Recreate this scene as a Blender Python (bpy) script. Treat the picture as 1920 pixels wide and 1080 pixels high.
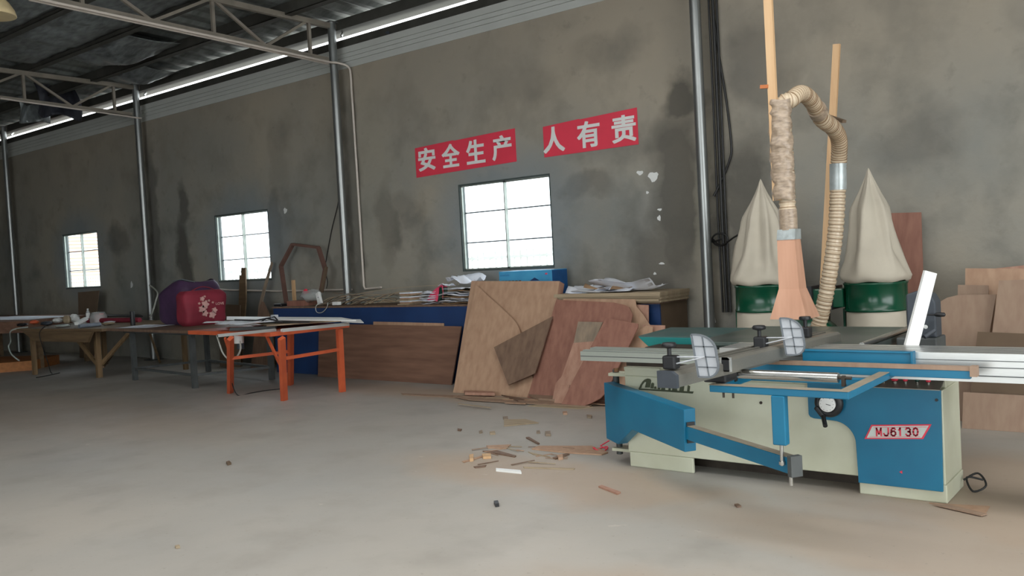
import bpy, math, random
from mathutils import Vector, Matrix, noise
random.seed(7)
for _o in list(bpy.data.objects): bpy.data.objects.remove(_o)
S = bpy.context.scene
COL = S.collection
# ------------------------------------------------------------------ camera
F, YAW, PIT, ROL, H = 1653., math.radians(38.36), math.radians(1.95), math.radians(3.12), 1.45
_f = Vector((-math.sin(YAW)*math.cos(PIT), math.cos(YAW)*math.cos(PIT), -math.sin(PIT)))
_r = Vector((math.cos(YAW), math.sin(YAW), 0)); _u = _r.cross(_f)
_r2 = math.cos(ROL)*_r - math.sin(ROL)*_u; _u2 = math.sin(ROL)*_r + math.cos(ROL)*_u
cd = bpy.data.cameras.new('camera'); cam = bpy.data.objects.new('camera', cd); COL.objects.link(cam)
cd.sensor_width = 36; cd.lens = 36*F/1920; cd.clip_end = 400
cam.matrix_world = Matrix(((_r2.x, _u2.x, -_f.x, 0), (_r2.y, _u2.y, -_f.y, 0), (_r2.z, _u2.z, -_f.z, H), (0, 0, 0, 1)))
S.camera = cam
# ------------------------------------------------------------------ world, light, exposure
W = bpy.data.worlds.new('world'); S.world = W; W.use_nodes = True
bg = W.node_tree.nodes['Background']; bg.inputs['Color'].default_value = (0.93, 0.98, 1.0, 1); bg.inputs['Strength'].default_value = 2.6
S.view_settings.view_transform = 'Standard'; S.view_settings.look = 'None'
S.view_settings.exposure = 0.9; S.view_settings.gamma = 1.0; S.view_settings.use_curve_mapping = False

def area_light(name, loc, rot, sx, sy, e, col):
    l = bpy.data.lights.new(name, 'AREA'); l.shape = 'RECTANGLE'; l.size = sx; l.size_y = sy; l.energy = e; l.color = col
    o = bpy.data.objects.new(name, l); o.location = loc; o.rotation_euler = rot; COL.objects.link(o); return o
# daylight through the big doorways behind and to the right of the camera
area_light('door_daylight_right', (6.9, 0.5, 2.1), (0, math.radians(90), 0), 4.0, 9.0, 70, (1.0, 0.98, 0.95))
# fill lamps added under the roof, out of view, to brighten the floor
area_light('overhead_fill_front', (-0.5, 2.9, 4.75), (0, 0, 0), 11.0, 1.6, 170, (1.0, 0.99, 0.97))
area_light('overhead_fill_middle', (-4.0, 0.2, 4.85), (0, 0, 0), 14.0, 2.4, 35, (1.0, 0.99, 0.97))
area_light('overhead_fill_back', (-4.0, -4.5, 4.9), (0, 0, 0), 14.0, 3.0, 110, (1.0, 0.99, 0.97))

# ------------------------------------------------------------------ pixel -> point helpers
def ray(x, y): return _f + (x-960)/F*_r2 - (y-540)/F*_u2
def onY(x, y, Y, k=0.0, kx=0.0):            # plane  Yp = Y + k*z + kx*X
    d = ray(x, y); t = (Y+k*H)/(d.y-k*d.z-kx*d.x); return Vector((d.x*t, d.y*t, H+d.z*t))
def onZ(x, y, z): d = ray(x, y); t = (z-H)/d.z; return Vector((d.x*t, d.y*t, z))
def onX(x, y, X): d = ray(x, y); t = X/d.x; return Vector((X, d.y*t, H+d.z*t))

# ------------------------------------------------------------------ materials
def s2l(c): return tuple((v/255/12.92 if v/255 <= .04045 else ((v/255+.055)/1.055)**2.4) for v in c)
MATS = {}
def nodes_of(m): return m.node_tree.nodes, m.node_tree.links
def mat(name, rgb, rough=.6, metal=0., var=.12, scale=8., stretch=(1, 1, 1), bump=0., alt=None, emit=0, spec=.5, detail=4):
    if name in MATS: return MATS[name]
    m = bpy.data.materials.new(name); m.use_nodes = True; N, L = nodes_of(m); b = N['Principled BSDF']
    c = s2l(rgb); c2 = s2l(alt) if alt else tuple(max(0, v*(1-2.2*var)) for v in c)
    tc = N.new('ShaderNodeTexCoord'); mp = N.new('ShaderNodeMapping'); mp.inputs['Scale'].default_value = stretch
    no = N.new('ShaderNodeTexNoise'); no.inputs['Scale'].default_value = scale; no.inputs['Detail'].default_value = detail
    mx = N.new('ShaderNodeMix'); mx.data_type = 'RGBA'; mx.inputs[6].default_value = (*c, 1); mx.inputs[7].default_value = (*c2, 1)
    rp = N.new('ShaderNodeMapRange'); rp.inputs[1].default_value = .35; rp.inputs[2].default_value = .75
    L.new(tc.outputs['Object'], mp.inputs[0]); L.new(mp.outputs[0], no.inputs['Vector']); L.new(no.outputs[0], rp.inputs[0])
    L.new(rp.outputs[0], mx.inputs[0]); L.new(mx.outputs[2], b.inputs['Base Color'])
    b.inputs['Roughness'].default_value = rough; b.inputs['Metallic'].default_value = metal; b.inputs['Specular IOR Level'].default_value = spec
    if bump:
        bp = N.new('ShaderNodeBump'); bp.inputs['Strength'].default_value = bump; bp.inputs['Distance'].default_value = .02
        L.new(no.outputs[0], bp.inputs['Height']); L.new(bp.outputs[0], b.inputs['Normal'])
    if emit:
        L.new(mx.outputs[2], b.inputs['Emission Color']); b.inputs['Emission Strength'].default_value = emit
    MATS[name] = m; return m
def wood(name, rgb, alt, vert=True, rough=.65, s=1.0):
    """rotary-cut plywood / sawn timber: long streaks of grain"""
    st = (9*s, 9*s, .8*s) if vert else (.8*s, 9*s, 9*s)
    return mat(name, rgb, rough, 0, .1, 2.2, st, .02, alt, detail=8)
M = dict(
  cream=mat('cream_paint', (198, 200, 180), .45, 0, .06, 3, alt=(180, 181, 158)),
  blue=mat('blue_paint', (14, 110, 144), .42, 0, .1, 4, alt=(14, 98, 132)),
  teal=mat('teal_paint', (24, 120, 118), .45, 0, .1, 6),
  green=mat('green_enamel', (14, 72, 50), .22, 0, .08, 5),
  dgreen=mat('dark_green_paint', (20, 62, 52), .4, 0, .1, 6),
  black=mat('black_plastic', (30, 31, 34), .45, 0, .1, 10),
  dgrey=mat('dark_grey_plastic', (62, 68, 76), .55, 0, .1, 10),
  iron=mat('cast_iron_table', (104, 110, 108), .32, .55, .14, 5, alt=(78, 96, 88)),
  dirty=mat('oily_steel', (70, 62, 54), .6, .5, .2, 12),
  alu=mat('brushed_aluminium', (206, 208, 206), .3, .75, .05, 20, (1, 30, 30)),
  alud=mat('grey_aluminium_profile', (136, 134, 126), .42, .6, .06, 20, (30, 1, 30)),
  alupale=mat('pale_anodised_rail', (168, 174, 166), .4, .5, .06, 20, (1, 30, 30)),
  cast=mat('cast_aluminium', (196, 200, 206), .4, .35, .06, 30),
  castd=mat('cast_rib_grey', (120, 126, 132), .5, .3, .06, 30),
  chrome=mat('polished_steel', (196, 196, 192), .22, .95, .04, 10),
  galv=mat('galvanised_steel', (150, 153, 152), .33, .75, .12, 7, (1, 1, .3)),
  truss=mat('painted_truss_steel', (142, 134, 122), .6, .2, .15, 5),
  purlin=mat('purlin_steel', (78, 77, 72), .6, .3, .15, 5),
  orange=mat('orange_paint', (206, 98, 60), .5, 0, .1, 6, alt=(186, 84, 52)),
  gsteel=mat('grey_table_steel', (86, 90, 90), .6, .2, .15, 6),
  red=mat('red_film', (226, 62, 84), .55, 0, .05, 3, alt=(214, 58, 78)),
  white=mat('white_paint', (232, 234, 232), .5, 0, .03, 5),
  letter=mat('white_letter_film', (226, 228, 226), .5, 0, .03, 5),
  paper=mat('white_paper', (226, 230, 238), .7, 0, .04, 4),
  pvc=mat('pvc_conduit', (206, 196, 186), .4, 0, .08, 4),
  cable=mat('black_cable', (26, 26, 26), .5, 0, .1, 10),
  wcable=mat('white_cable', (196, 198, 190), .5, 0, .1, 10),
  ply=wood('plywood_tan', (180, 148, 122), (162, 128, 104)),
  ply2=wood('plywood_pink', (176, 138, 118), (154, 112, 94)),
  plyr=wood('plywood_reddish', (150, 106, 90), (128, 86, 72)),
  plyb=wood('plywood_brown', (128, 96, 78), (102, 74, 60), False),
  plyd=wood('plywood_dark', (124, 100, 82), (100, 78, 64)),
  plyc=wood('plywood_cardboard_brown', (156, 132, 112), (142, 116, 98)),
  plyg=wood('plywood_grey', (150, 132, 112), (122, 110, 96)),
  edge=wood('plywood_edge', (170, 154, 128), (148, 130, 106), False),
  pine=wood('pine_batten', (206, 172, 132), (188, 148, 106), True, s=.8),
  wold=wood('old_workbench_wood', (120, 98, 72), (92, 74, 54), False),
  woldv=wood('old_leg_wood', (128, 104, 74), (98, 78, 54), True),
  hood=wood('hood_plywood', (200, 154, 128), (184, 138, 112)),
  mdf=mat('raw_brown_board', (104, 86, 68), .8, 0, .08, 6),
  blueb=mat('blue_laminate', (30, 60, 106), .5, 0, .1, 3, alt=(26, 50, 92)),
  bagc=mat('canvas_filter_cloth', (192, 184, 168), .85, 0, .06, 5, bump=.15),
  tape=mat('brown_packing_tape', (168, 150, 130), .35, 0, .2, 9, (3, 3, 8), .2, alt=(128, 112, 96)),
  stape=mat('silver_tape', (176, 184, 184), .3, .3, .15, 12, bump=.3),
  redbag=mat('red_nonwoven_cloth', (142, 42, 60), .75, 0, .15, 4, bump=.15),
  purple=mat('purple_nonwoven_cloth', (74, 48, 82), .7, 0, .2, 4, bump=.15),
  pink=mat('pink_plastic', (222, 76, 108), .45, 0, .1, 6),
  carton=mat('blue_printed_carton', (76, 164, 206), .5, 0, .2, 2.2, (1, 1, 1), alt=(36, 120, 176)),
  cardb=mat('cardboard', (158, 128, 96), .85, 0, .1, 5),
  foil=mat('insulation_foil', (150, 156, 158), .42, .5, .3, 5, (1, 3, 1), .2),
  foild=mat('dark_torn_lining', (54, 56, 66), .6, .1, .3, 5, (1, 3, 1), .2),
  rubber=mat('grey_floor_mat', (98, 98, 100), .8, 0, .1, 5),
  clear=None,
)
def glass_mat(name, tint=(.95, .98, 1), alpha=.1, rough=.05):
    m = bpy.data.materials.new(name); m.use_nodes = True; N, L = nodes_of(m); out = N['Material Output']; N.remove(N['Principled BSDF'])
    t = N.new('ShaderNodeBsdfTransparent'); t.inputs[0].default_value = (*tint, 1); g = N.new('ShaderNodeBsdfGlossy'); g.inputs['Roughness'].default_value = rough
    mx = N.new('ShaderNodeMixShader'); mx.inputs[0].default_value = alpha; L.new(t.outputs[0], mx.inputs[1]); L.new(g.outputs[0], mx.inputs[2]); L.new(mx.outputs[0], out.inputs[0]); return m
M['glass'] = glass_mat('window_glass', alpha=.06)
def plastic_film(name, rgb, op):
    m = bpy.data.materials.new(name); m.use_nodes = True; N, L = nodes_of(m); b = N['Principled BSDF']
    b.inputs['Base Color'].default_value = (*s2l(rgb), 1); b.inputs['Alpha'].default_value = op; b.inputs['Roughness'].default_value = .25; return m
M['clear'] = plastic_film('clear_plastic', (200, 205, 205), .45)
M['hose'] = plastic_film('translucent_hose', (204, 186, 160), .93)
M['curtain'] = plastic_film('plastic_sheet', (190, 200, 196), .6)

def masks(N, L, vec, spots, nscale=2.2, namp=.55, ax=(0, 2)):
    """soft-edged irregular stains: list of (cx, cz, rx, rz, strength) -> one 0..1 value"""
    no = N.new('ShaderNodeTexNoise'); no.inputs['Scale'].default_value = nscale; no.inputs['Detail'].default_value = 5; L.new(vec, no.inputs['Vector'])
    sub = N.new('ShaderNodeVectorMath'); sub.operation = 'SUBTRACT'; L.new(no.outputs['Color'], sub.inputs[0]); sub.inputs[1].default_value = (.5, .5, .5)
    sc = N.new('ShaderNodeVectorMath'); sc.operation = 'SCALE'; sc.inputs['Scale'].default_value = namp; L.new(sub.outputs[0], sc.inputs[0])
    add = N.new('ShaderNodeVectorMath'); add.operation = 'ADD'; L.new(vec, add.inputs[0]); L.new(sc.outputs[0], add.inputs[1])
    last = None
    for (cx, cz, rx, rz, st) in spots:
        a = N.new('ShaderNodeVectorMath'); a.operation = 'MULTIPLY_ADD'; L.new(add.outputs[0], a.inputs[0])
        s = [0, 0, 0]; o = [0, 0, 0]; s[ax[0]] = 1/rx; s[ax[1]] = 1/rz; o[ax[0]] = -cx/rx; o[ax[1]] = -cz/rz
        a.inputs[1].default_value = s; a.inputs[2].default_value = o
        ln = N.new('ShaderNodeVectorMath'); ln.operation = 'LENGTH'; L.new(a.outputs[0], ln.inputs[0])
        mr = N.new('ShaderNodeMapRange'); mr.inputs[1].default_value = 1.1; mr.inputs[2].default_value = .55; mr.inputs[3].default_value = 0; mr.inputs[4].default_value = st
        L.new(ln.outputs['Value'], mr.inputs[0])
        if last is None: last = mr.outputs[0]
        else:
            mx = N.new('ShaderNodeMath'); mx.operation = 'MAXIMUM'; L.new(last, mx.inputs[0]); L.new(mr.outputs[0], mx.inputs[1]); last = mx.outputs[0]
    return last
def mixc(N, L, fac, a, b):
    mx = N.new('ShaderNodeMix'); mx.data_type = 'RGBA'
    if hasattr(fac, 'links') or not isinstance(fac, float): L.new(fac, mx.inputs[0])
    else: mx.inputs[0].default_value = fac
    for i, v in ((6, a), (7, b)):
        if isinstance(v, tuple): mx.inputs[i].default_value = (*s2l(v), 1)
        else: L.new(v, mx.inputs[i])
    return mx.outputs[2]
def noise_fac(N, L, vec, scale, lo, hi, detail=6, stretch=(1, 1, 1), rough=.55):
    mp = N.new('ShaderNodeMapping'); mp.inputs['Scale'].default_value = stretch; L.new(vec, mp.inputs[0])
    no = N.new('ShaderNodeTexNoise'); no.inputs['Scale'].default_value = scale; no.inputs['Detail'].default_value = detail; no.inputs['Roughness'].default_value = rough
    L.new(mp.outputs[0], no.inputs['Vector']); mr = N.new('ShaderNodeMapRange'); mr.inputs[1].default_value = lo; mr.inputs[2].default_value = hi
    L.new(no.outputs[0], mr.inputs[0]); return mr.outputs[0]
def plaster():
    m = bpy.data.materials.new('cement_render'); m.use_nodes = True; N, L = nodes_of(m); b = N['Principled BSDF']
    g = N.new('ShaderNodeNewGeometry'); P = g.outputs['Position']
    c = mixc(N, L, noise_fac(N, L, P, .55, .35, .68), (160, 153, 139), (132, 134, 130))
    c = mixc(N, L, noise_fac(N, L, P, 1.7, .5, .8, 7), c, (112, 112, 106))
    up = N.new('ShaderNodeSeparateXYZ'); L.new(P, up.inputs[0])
    mr = N.new('ShaderNodeMapRange'); mr.inputs[1].default_value = 2.2; mr.inputs[2].default_value = 4.2; mr.inputs[4].default_value = .55; L.new(up.outputs['Z'], mr.inputs[0])
    c = mixc(N, L, mr.outputs[0], c, (158, 146, 130))
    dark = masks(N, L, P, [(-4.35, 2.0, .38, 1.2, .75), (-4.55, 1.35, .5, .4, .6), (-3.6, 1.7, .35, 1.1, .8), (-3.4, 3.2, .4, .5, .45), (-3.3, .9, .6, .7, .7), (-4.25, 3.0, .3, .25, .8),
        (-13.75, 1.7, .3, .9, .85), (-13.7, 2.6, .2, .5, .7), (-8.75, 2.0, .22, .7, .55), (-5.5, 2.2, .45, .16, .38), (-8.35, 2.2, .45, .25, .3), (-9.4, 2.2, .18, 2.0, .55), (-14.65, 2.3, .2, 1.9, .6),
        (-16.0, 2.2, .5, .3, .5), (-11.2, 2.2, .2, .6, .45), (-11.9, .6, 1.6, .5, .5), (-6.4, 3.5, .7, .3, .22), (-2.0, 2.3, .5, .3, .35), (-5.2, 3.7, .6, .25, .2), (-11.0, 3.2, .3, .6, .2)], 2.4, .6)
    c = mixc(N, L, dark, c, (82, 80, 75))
    # fresher grey cement round each window, bluish window glow painted into its colour
    for wx in WIN_X:
        cx = wx+.717
        ring = masks(N, L, P, [(cx, 1.9, 1.25, 1.0, .75)], 3.0, .35)
        c = mixc(N, L, ring, c, (128, 137, 142))
    lt = masks(N, L, P, [(-4.15, 1.5, .06, .9, .5), (-3.9, 2.4, .1, .5, .3), (-9.0, 2.4, .5, 1.6, .3)], 3, .3)
    c = mixc(N, L, lt, c, (150, 146, 132))
    c = mixc(N, L, noise_fac(N, L, P, 6, .62, 1.0, 6), c, (112, 110, 103))
    L.new(c, b.inputs['Base Color']); b.inputs['Roughness'].default_value = .92; b.inputs['Specular IOR Level'].default_value = .2
    no = N.new('ShaderNodeTexNoise'); no.inputs['Scale'].default_value = 9; no.inputs['Detail'].default_value = 8; L.new(P, no.inputs['Vector'])
    bp = N.new('ShaderNodeBump'); bp.inputs['Strength'].default_value = .25; bp.inputs['Distance'].default_value = .03; L.new(no.outputs[0], bp.inputs['Height']); L.new(bp.outputs[0], b.inputs['Normal'])
    return m
def concrete():
    m = bpy.data.materials.new('dusty_concrete'); m.use_nodes = True; N, L = nodes_of(m); b = N['Principled BSDF']
    g = N.new('ShaderNodeNewGeometry'); P = g.outputs['Position']
    c = mixc(N, L, noise_fac(N, L, P, .45, .35, .7), (172, 166, 157), (160, 158, 153))
    c = mixc(N, L, noise_fac(N, L, P, 2.2, .5, .85, 8), c, (150, 145, 137))
    dust = masks(N, L, P, [(-3.4, 4.6, 1.5, .5, .7), (-1.0, 4.3, 1.6, .5, .6), (-.8, 5.4, 1.2, 1.3, .75), (-6.2, 7.1, 2.4, .45, .7), (-1.6, 3.1, 1.0, .5, .45), (-10.5, 4.5, 4.0, 1.0, .35)], 1.6, .8, (0, 1))
    c = mixc(N, L, dust, c, (172, 152, 132))
    c = mixc(N, L, noise_fac(N, L, P, 30, .66, .85, 2), c, (146, 138, 126))
    c = mixc(N, L, noise_fac(N, L, P, 5, .7, .8, 5), c, (196, 190, 178))
    L.new(c, b.inputs['Base Color']); b.inputs['Specular IOR Level'].default_value = .35
    r = noise_fac(N, L, P, 1.3, .3, .7); mr = N.new('ShaderNodeMapRange'); mr.inputs[3].default_value = .42; mr.inputs[4].default_value = .7; L.new(r, mr.inputs[0]); L.new(mr.outputs[0], b.inputs['Roughness'])
    no = N.new('ShaderNodeTexNoise'); no.inputs['Scale'].default_value = 20; no.inputs['Detail'].default_value = 6; L.new(P, no.inputs['Vector'])
    bp = N.new('ShaderNodeBump'); bp.inputs['Strength'].default_value = .08; bp.inputs['Distance'].default_value = .01; L.new(no.outputs[0], bp.inputs['Height']); L.new(bp.outputs[0], b.inputs['Normal'])
    return m

# ------------------------------------------------------------------ mesh builder
class MB:
    def __init__(s): s.v = []; s.f = []; s.sm = []
    def add(s, vs, fs, smooth=False):
        n = len(s.v); s.v += [Vector(q) for q in vs]; s.f += [tuple(i+n for i in f) for f in fs]; s.sm += [smooth]*len(fs); return s
    def box(s, a, b):
        x0, x1 = sorted((a[0], b[0])); y0, y1 = sorted((a[1], b[1])); z0, z1 = sorted((a[2], b[2]))
        return s.add([(x0,y0,z0),(x1,y0,z0),(x1,y1,z0),(x0,y1,z0),(x0,y0,z1),(x1,y0,z1),(x1,y1,z1),(x0,y1,z1)],
                     [(0,3,2,1),(4,5,6,7),(0,1,5,4),(1,2,6,5),(2,3,7,6),(3,0,4,7)])
    def bar(s, p, q, w, h, up=(0,0,1)):
        p = Vector(p); q = Vector(q); d = (q-p).normalized(); u = Vector(up)
        if abs(d.dot(u)) > .98: u = Vector((0,1,0))
        r = d.cross(u).normalized(); u = r.cross(d)
        c = [-r*w/2-u*h/2, r*w/2-u*h/2, r*w/2+u*h/2, -r*w/2+u*h/2]
        return s.add([p+k for k in c]+[q+k for k in c], [(0,1,2,3),(7,6,5,4),(0,4,5,1),(1,5,6,2),(2,6,7,3),(3,7,4,0)])
    def prism(s, pts, off):
        pts = [Vector(q) for q in pts]; off = Vector(off); n = len(pts)
        return s.add(pts+[q+off for q in pts], [tuple(range(n)), tuple(range(2*n-1, n-1, -1))]+[(i, i+n, (i+1) % n+n, (i+1) % n) for i in range(n)])
    def hull8(s, lo, hi):  # two quads -> hexahedron
        return s.add(list(lo)+list(hi), [(0,3,2,1),(4,5,6,7),(0,1,5,4),(1,2,6,5),(2,3,7,6),(3,0,4,7)])
    def tube(s, pts, r, n=10, smooth=True, caps=True):
        pts = [Vector(q) for q in pts]; R = r if isinstance(r, (list, tuple)) else [r]*len(pts); vs = []; pu = None
        for i, p in enumerate(pts):
            d = (pts[min(i+1, len(pts)-1)]-pts[max(i-1, 0)]).normalized()
            if pu is None: pu = Vector((0,0,1)) if abs(d.z) < .9 else Vector((1,0,0))
            a = d.cross(pu).normalized(); b = a.cross(d).normalized(); pu = b
            vs += [p+R[i]*(math.cos(2*math.pi*k/n)*a+math.sin(2*math.pi*k/n)*b) for k in range(n)]
        fs = [(i*n+k, i*n+(k+1) % n, (i+1)*n+(k+1) % n, (i+1)*n+k) for i in range(len(pts)-1) for k in range(n)]
        s.add(vs, fs, smooth)
        if caps: s.add(vs[:n], [tuple(range(n-1, -1, -1))]); s.add(vs[-n:], [tuple(range(n))])
        return s
    def lathe(s, c, prof, n=28, ax=(0,0,1), smooth=True, wob=None):
        ax = Vector(ax).normalized(); a = ax.orthogonal().normalized(); b = ax.cross(a); c = Vector(c); vs = []
        for j, (r, z) in enumerate(prof):
            for k in range(n):
                t = 2*math.pi*k/n; rr = r*(wob(t, j) if wob else 1)
                vs.append(c+ax*z+rr*(math.cos(t)*a+math.sin(t)*b))
        fs = [(i*n+k, i*n+(k+1) % n, (i+1)*n+(k+1) % n, (i+1)*n+k) for i in range(len(prof)-1) for k in range(n)]
        s.add(vs, fs, smooth); s.add(vs[:n], [tuple(range(n-1, -1, -1))]); s.add(vs[-n:], [tuple(range(n))]); return s
    def grid(s, fn, nu, nv, th=None, smooth=True):
        vs = [Vector(fn(i/nu, j/nv)) for j in range(nv+1) for i in range(nu+1)]
        q = [(j*(nu+1)+i, j*(nu+1)+i+1, (j+1)*(nu+1)+i+1, (j+1)*(nu+1)+i) for j in range(nv) for i in range(nu)]
        if th is None: return s.add(vs, q, smooth)
        th = Vector(th); m = len(vs); rim = [i for i in range(nu+1)]+[(j*(nu+1)+nu) for j in range(1, nv+1)]+[nv*(nu+1)+i for i in range(nu-1, -1, -1)]+[j*(nu+1) for j in range(nv-1, 0, -1)]
        return s.add(vs+[v+th for v in vs], q+[tuple(k+m for k in reversed(f)) for f in q]+[(rim[k], rim[(k+1) % len(rim)], rim[(k+1) % len(rim)]+m, rim[k]+m) for k in range(len(rim))], smooth)
    def build(s, name, m, parent=None, label=None, cat=None, group=None, kind=None, bev=0, fix=True):
        if parent is None:
            xs = [v.x for v in s.v]; ys = [v.y for v in s.v]; zs = [v.z for v in s.v]; o = Vector(((min(xs)+max(xs))/2, (min(ys)+max(ys))/2, min(zs)))
            if kind == 'structure': o = Vector((0,0,0))
        else: o = Vector(parent['_o'])
        me = bpy.data.meshes.new(name); me.from_pydata([v-o for v in s.v], [], s.f); me.materials.append(M[m] if isinstance(m, str) else m)
        for p, f in zip(me.polygons, s.sm): p.use_smooth = f
        if fix:
            import bmesh
            bm = bmesh.new(); bm.from_mesh(me); bmesh.ops.recalc_face_normals(bm, faces=bm.faces); bm.to_mesh(me); bm.free()
        ob = bpy.data.objects.new(name, me); COL.objects.link(ob); ob['_o'] = tuple(o)
        if parent is None: ob.location = o
        else: ob.parent = parent
        if bev:
            bv = ob.modifiers.new('bevel', 'BEVEL'); bv.width = bev; bv.segments = 2; bv.limit_method = 'ANGLE'; bv.angle_limit = math.radians(40)
        for k, v in (('label', label), ('category', cat), ('group', group), ('kind', kind)):
            if v: ob[k] = v
        return ob
def thing(name, label, cat, loc, group=None):
    o = bpy.data.objects.new(name, None); COL.objects.link(o); o.location = loc; o.empty_display_size = .1; o['_o'] = tuple(loc)
    o['label'] = label; o['category'] = cat
    if group: o['group'] = group
    return o
def text_part(name, s, m, origin, xd, ud, height, width=None, depth=.002, bold=0., parent=None, shear=0, fat=0.):
    """letters as a mesh: baseline origin, x direction, up direction"""
    cu = bpy.data.curves.new(name, 'FONT'); cu.body = s; cu.size = 1; cu.extrude = 0; cu.offset = bold; cu.shear = shear; cu.resolution_u = 4
    to = bpy.data.objects.new(name, cu); COL.objects.link(to); dg = bpy.context.evaluated_depsgraph_get(); dg.update()
    me = bpy.data.meshes.new_from_object(to.evaluated_get(dg)); bpy.data.objects.remove(to)
    xs = [v.co.x for v in me.vertices]; ys = [v.co.y for v in me.vertices]
    if not xs: return None
    x0, x1, y0, y1 = min(xs), max(xs), min(ys), max(ys); sy = height/(y1-y0); sx = (width/(x1-x0)) if width else sy
    xd = Vector(xd).normalized(); ud = Vector(ud).normalized(); nd = xd.cross(ud); mb = MB(); origin = Vector(origin)
    P = lambda v, d: origin+xd*(v.co.x-x0)*sx+ud*(v.co.y-y0)*sy+nd*d
    base = [P(v, depth) for v in me.vertices]; back = [P(v, 0) for v in me.vertices]; n = len(base)
    fs = [tuple(p.vertices) for p in me.polygons]; ec = {}
    for f in fs:
        for i in range(len(f)):
            e = (f[i], f[(i+1) % len(f)]); ec[e] = 1
    sides = [(a, a+n, b+n, b) for (a, b) in ec if (b, a) not in ec]
    for k, (ox, oy) in enumerate(((0, 0), (1, .6), (-1, .6), (1, -.6), (-1, -.6)) if fat else ((0, 0),)):
        sh = xd*ox*fat+ud*oy*fat+nd*.0002*k
        mb.add([v+sh for v in base+back], fs+[tuple(i+n for i in reversed(f)) for f in fs]+sides)
    bpy.data.meshes.remove(me); return mb.build(name, m, parent, fix=False)
def arc(cx, cy, r, a0, a1, n): return [(cx+r*math.cos(math.radians(a0+(a1-a0)*i/n)), cy+r*math.sin(math.radians(a0+(a1-a0)*i/n))) for i in range(n+1)]
def smoothpath(pts, n=6):
    pts = [Vector(p) for p in pts]; out = []
    for i in range(len(pts)-1):
        p0 = pts[max(i-1, 0)]; p1 = pts[i]; p2 = pts[i+1]; p3 = pts[min(i+2, len(pts)-1)]
        for k in range(n):
            t = k/n; out.append(.5*((2*p1)+(-p0+p2)*t+(2*p0-5*p1+4*p2-p3)*t*t+(-p0+3*p1-3*p2+p3)*t**3))
    return out+[pts[-1]]

# ================================================================== SETTING
YW = 8.4; WIN_X = (-18.15, -12.80, -7.43); WW = 1.434; ZS, ZT = 1.31, 2.41; XL, XR, YB = -27.0, 7.0, -9.5
mb = MB().box((XL-.3, YB-.3, -.15), (XR+.3, YW+.24, 0)); mb.build('floor', concrete(), kind='structure', label='dusty grey concrete floor with tan sawdust stains')
mb = MB(); x = XL
for wx in WIN_X:
    mb.box((x, YW, 0), (wx, YW+.13, 4.24)); mb.box((wx, YW, 0), (wx+WW, YW+.13, ZS)); mb.box((wx, YW, ZT), (wx+WW, YW+.13, 4.24)); x = wx+WW
mb.box((x, YW, 0), (XR, YW+.13, 4.24)); PL = plaster(); wall_f = mb.build('wall_far', PL, kind='structure', label='stained grey cement-rendered wall with three windows')
MB().box((XL-.24, YB, 0), (XL, YW+.24, 5.6)).build('wall_left', PL, kind='structure')
# right wall and near wall, each open in a wide doorway (outside the picture)
MB().box((XR, 5.4, 0), (XR+.24, YW+.24, 5.6)).box((XR, YB, 0), (XR+.24, -4.4, 5.6)).box((XR, -4.4, 4.2), (XR+.24, 5.4, 5.6)).build('wall_right', PL, kind='structure')
MB().box((XL, YB-.24, 0), (-6.0, YB, 5.6)).box((4.0, YB-.24, 0), (XR, YB, 5.6)).box((-6.0, YB-.24, 4.3), (4.0, YB, 5.6)).build('wall_near', PL, kind='structure')
# white sandwich-panel strip on top of the masonry, with horizontal joints
mb = MB()
for z0, z1 in ((4.24, 4.31), (4.316, 4.37), (4.376, 4.43), (4.436, 4.52)): mb.box((XL, YW+.02, z0), (XR, YW+.1, z1))
mb.box((XL, YW-.01, 4.215), (XR, YW+.02, 4.245))
mb.build('trim_1', mat('white_sandwich_panel', (190, 192, 187), .5, 0, .04, 3), kind='structure', label='pale panel strip along the top of the wall')
MB().box((XL, YW+.04, 4.52), (XR, YW+.12, 4.635)).build('trim_2', 'purlin', kind='structure', label='dark eaves rail under the strip of daylight')
MB().box((XL, YW-.12, 4.72), (XR, YW+.0, 4.86)).box((XL, YW+.0, 4.735), (XR, YW+.22, 4.76)).build('trim_3', 'purlin', kind='structure', label='dark eaves purlin above the strip of daylight')
# roof sheeting, ribs run from the wall towards the ridge
def roof_z(Y): return 4.90+.045*(YW-Y) if Y > -.5 else 4.90+.045*(YW+.5)+.045*(Y+.5)
mb = MB(); nx = 340
def rf(u, v):
    Y = YW+.12-(YW+.12-YB)*v; X = XL+(XR-XL)*u; return (X, Y, roof_z(Y)+(.035 if (round(u*nx) % 4) in (0, 1) else 0))
mb.grid(rf, nx, 14, (0, 0, .02), False)
mb.build('ceiling', mat('roof_sheet_lining', (140, 145, 143), .45, .3, .3, 2.5, (1, 4, 1), .1, alt=(92, 95, 94)), kind='structure', label='dark ribbed metal roof sheeting')
for i, Yp in enumerate((7.45, 6.45, 5.45, 4.3, 3.2, 2.1, 1.0, -.1)):
    z = roof_z(Yp)-.005
    MB().box((XL, Yp-.035, z-.15), (XR, Yp+.035, z)).box((XL, Yp-.035, z-.155), (XR, Yp+.07, z-.14)).build('roof_purlin', 'purlin', label=('dark steel roof purlin nearest the far wall, running parallel to it', 'dark steel roof purlin running parallel to the wall, second out from it', 'dark steel roof purlin running parallel to the wall, third out from it', 'dark steel roof purlin fourth out from the wall, upper left corner')[min(i, 3)] if i < 4 else 'dark steel roof purlin overhead, %s out from the far wall' % ('fifth', 'sixth', 'seventh', 'eighth')[i-4], cat='roof beam', group='roof purlins')

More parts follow.
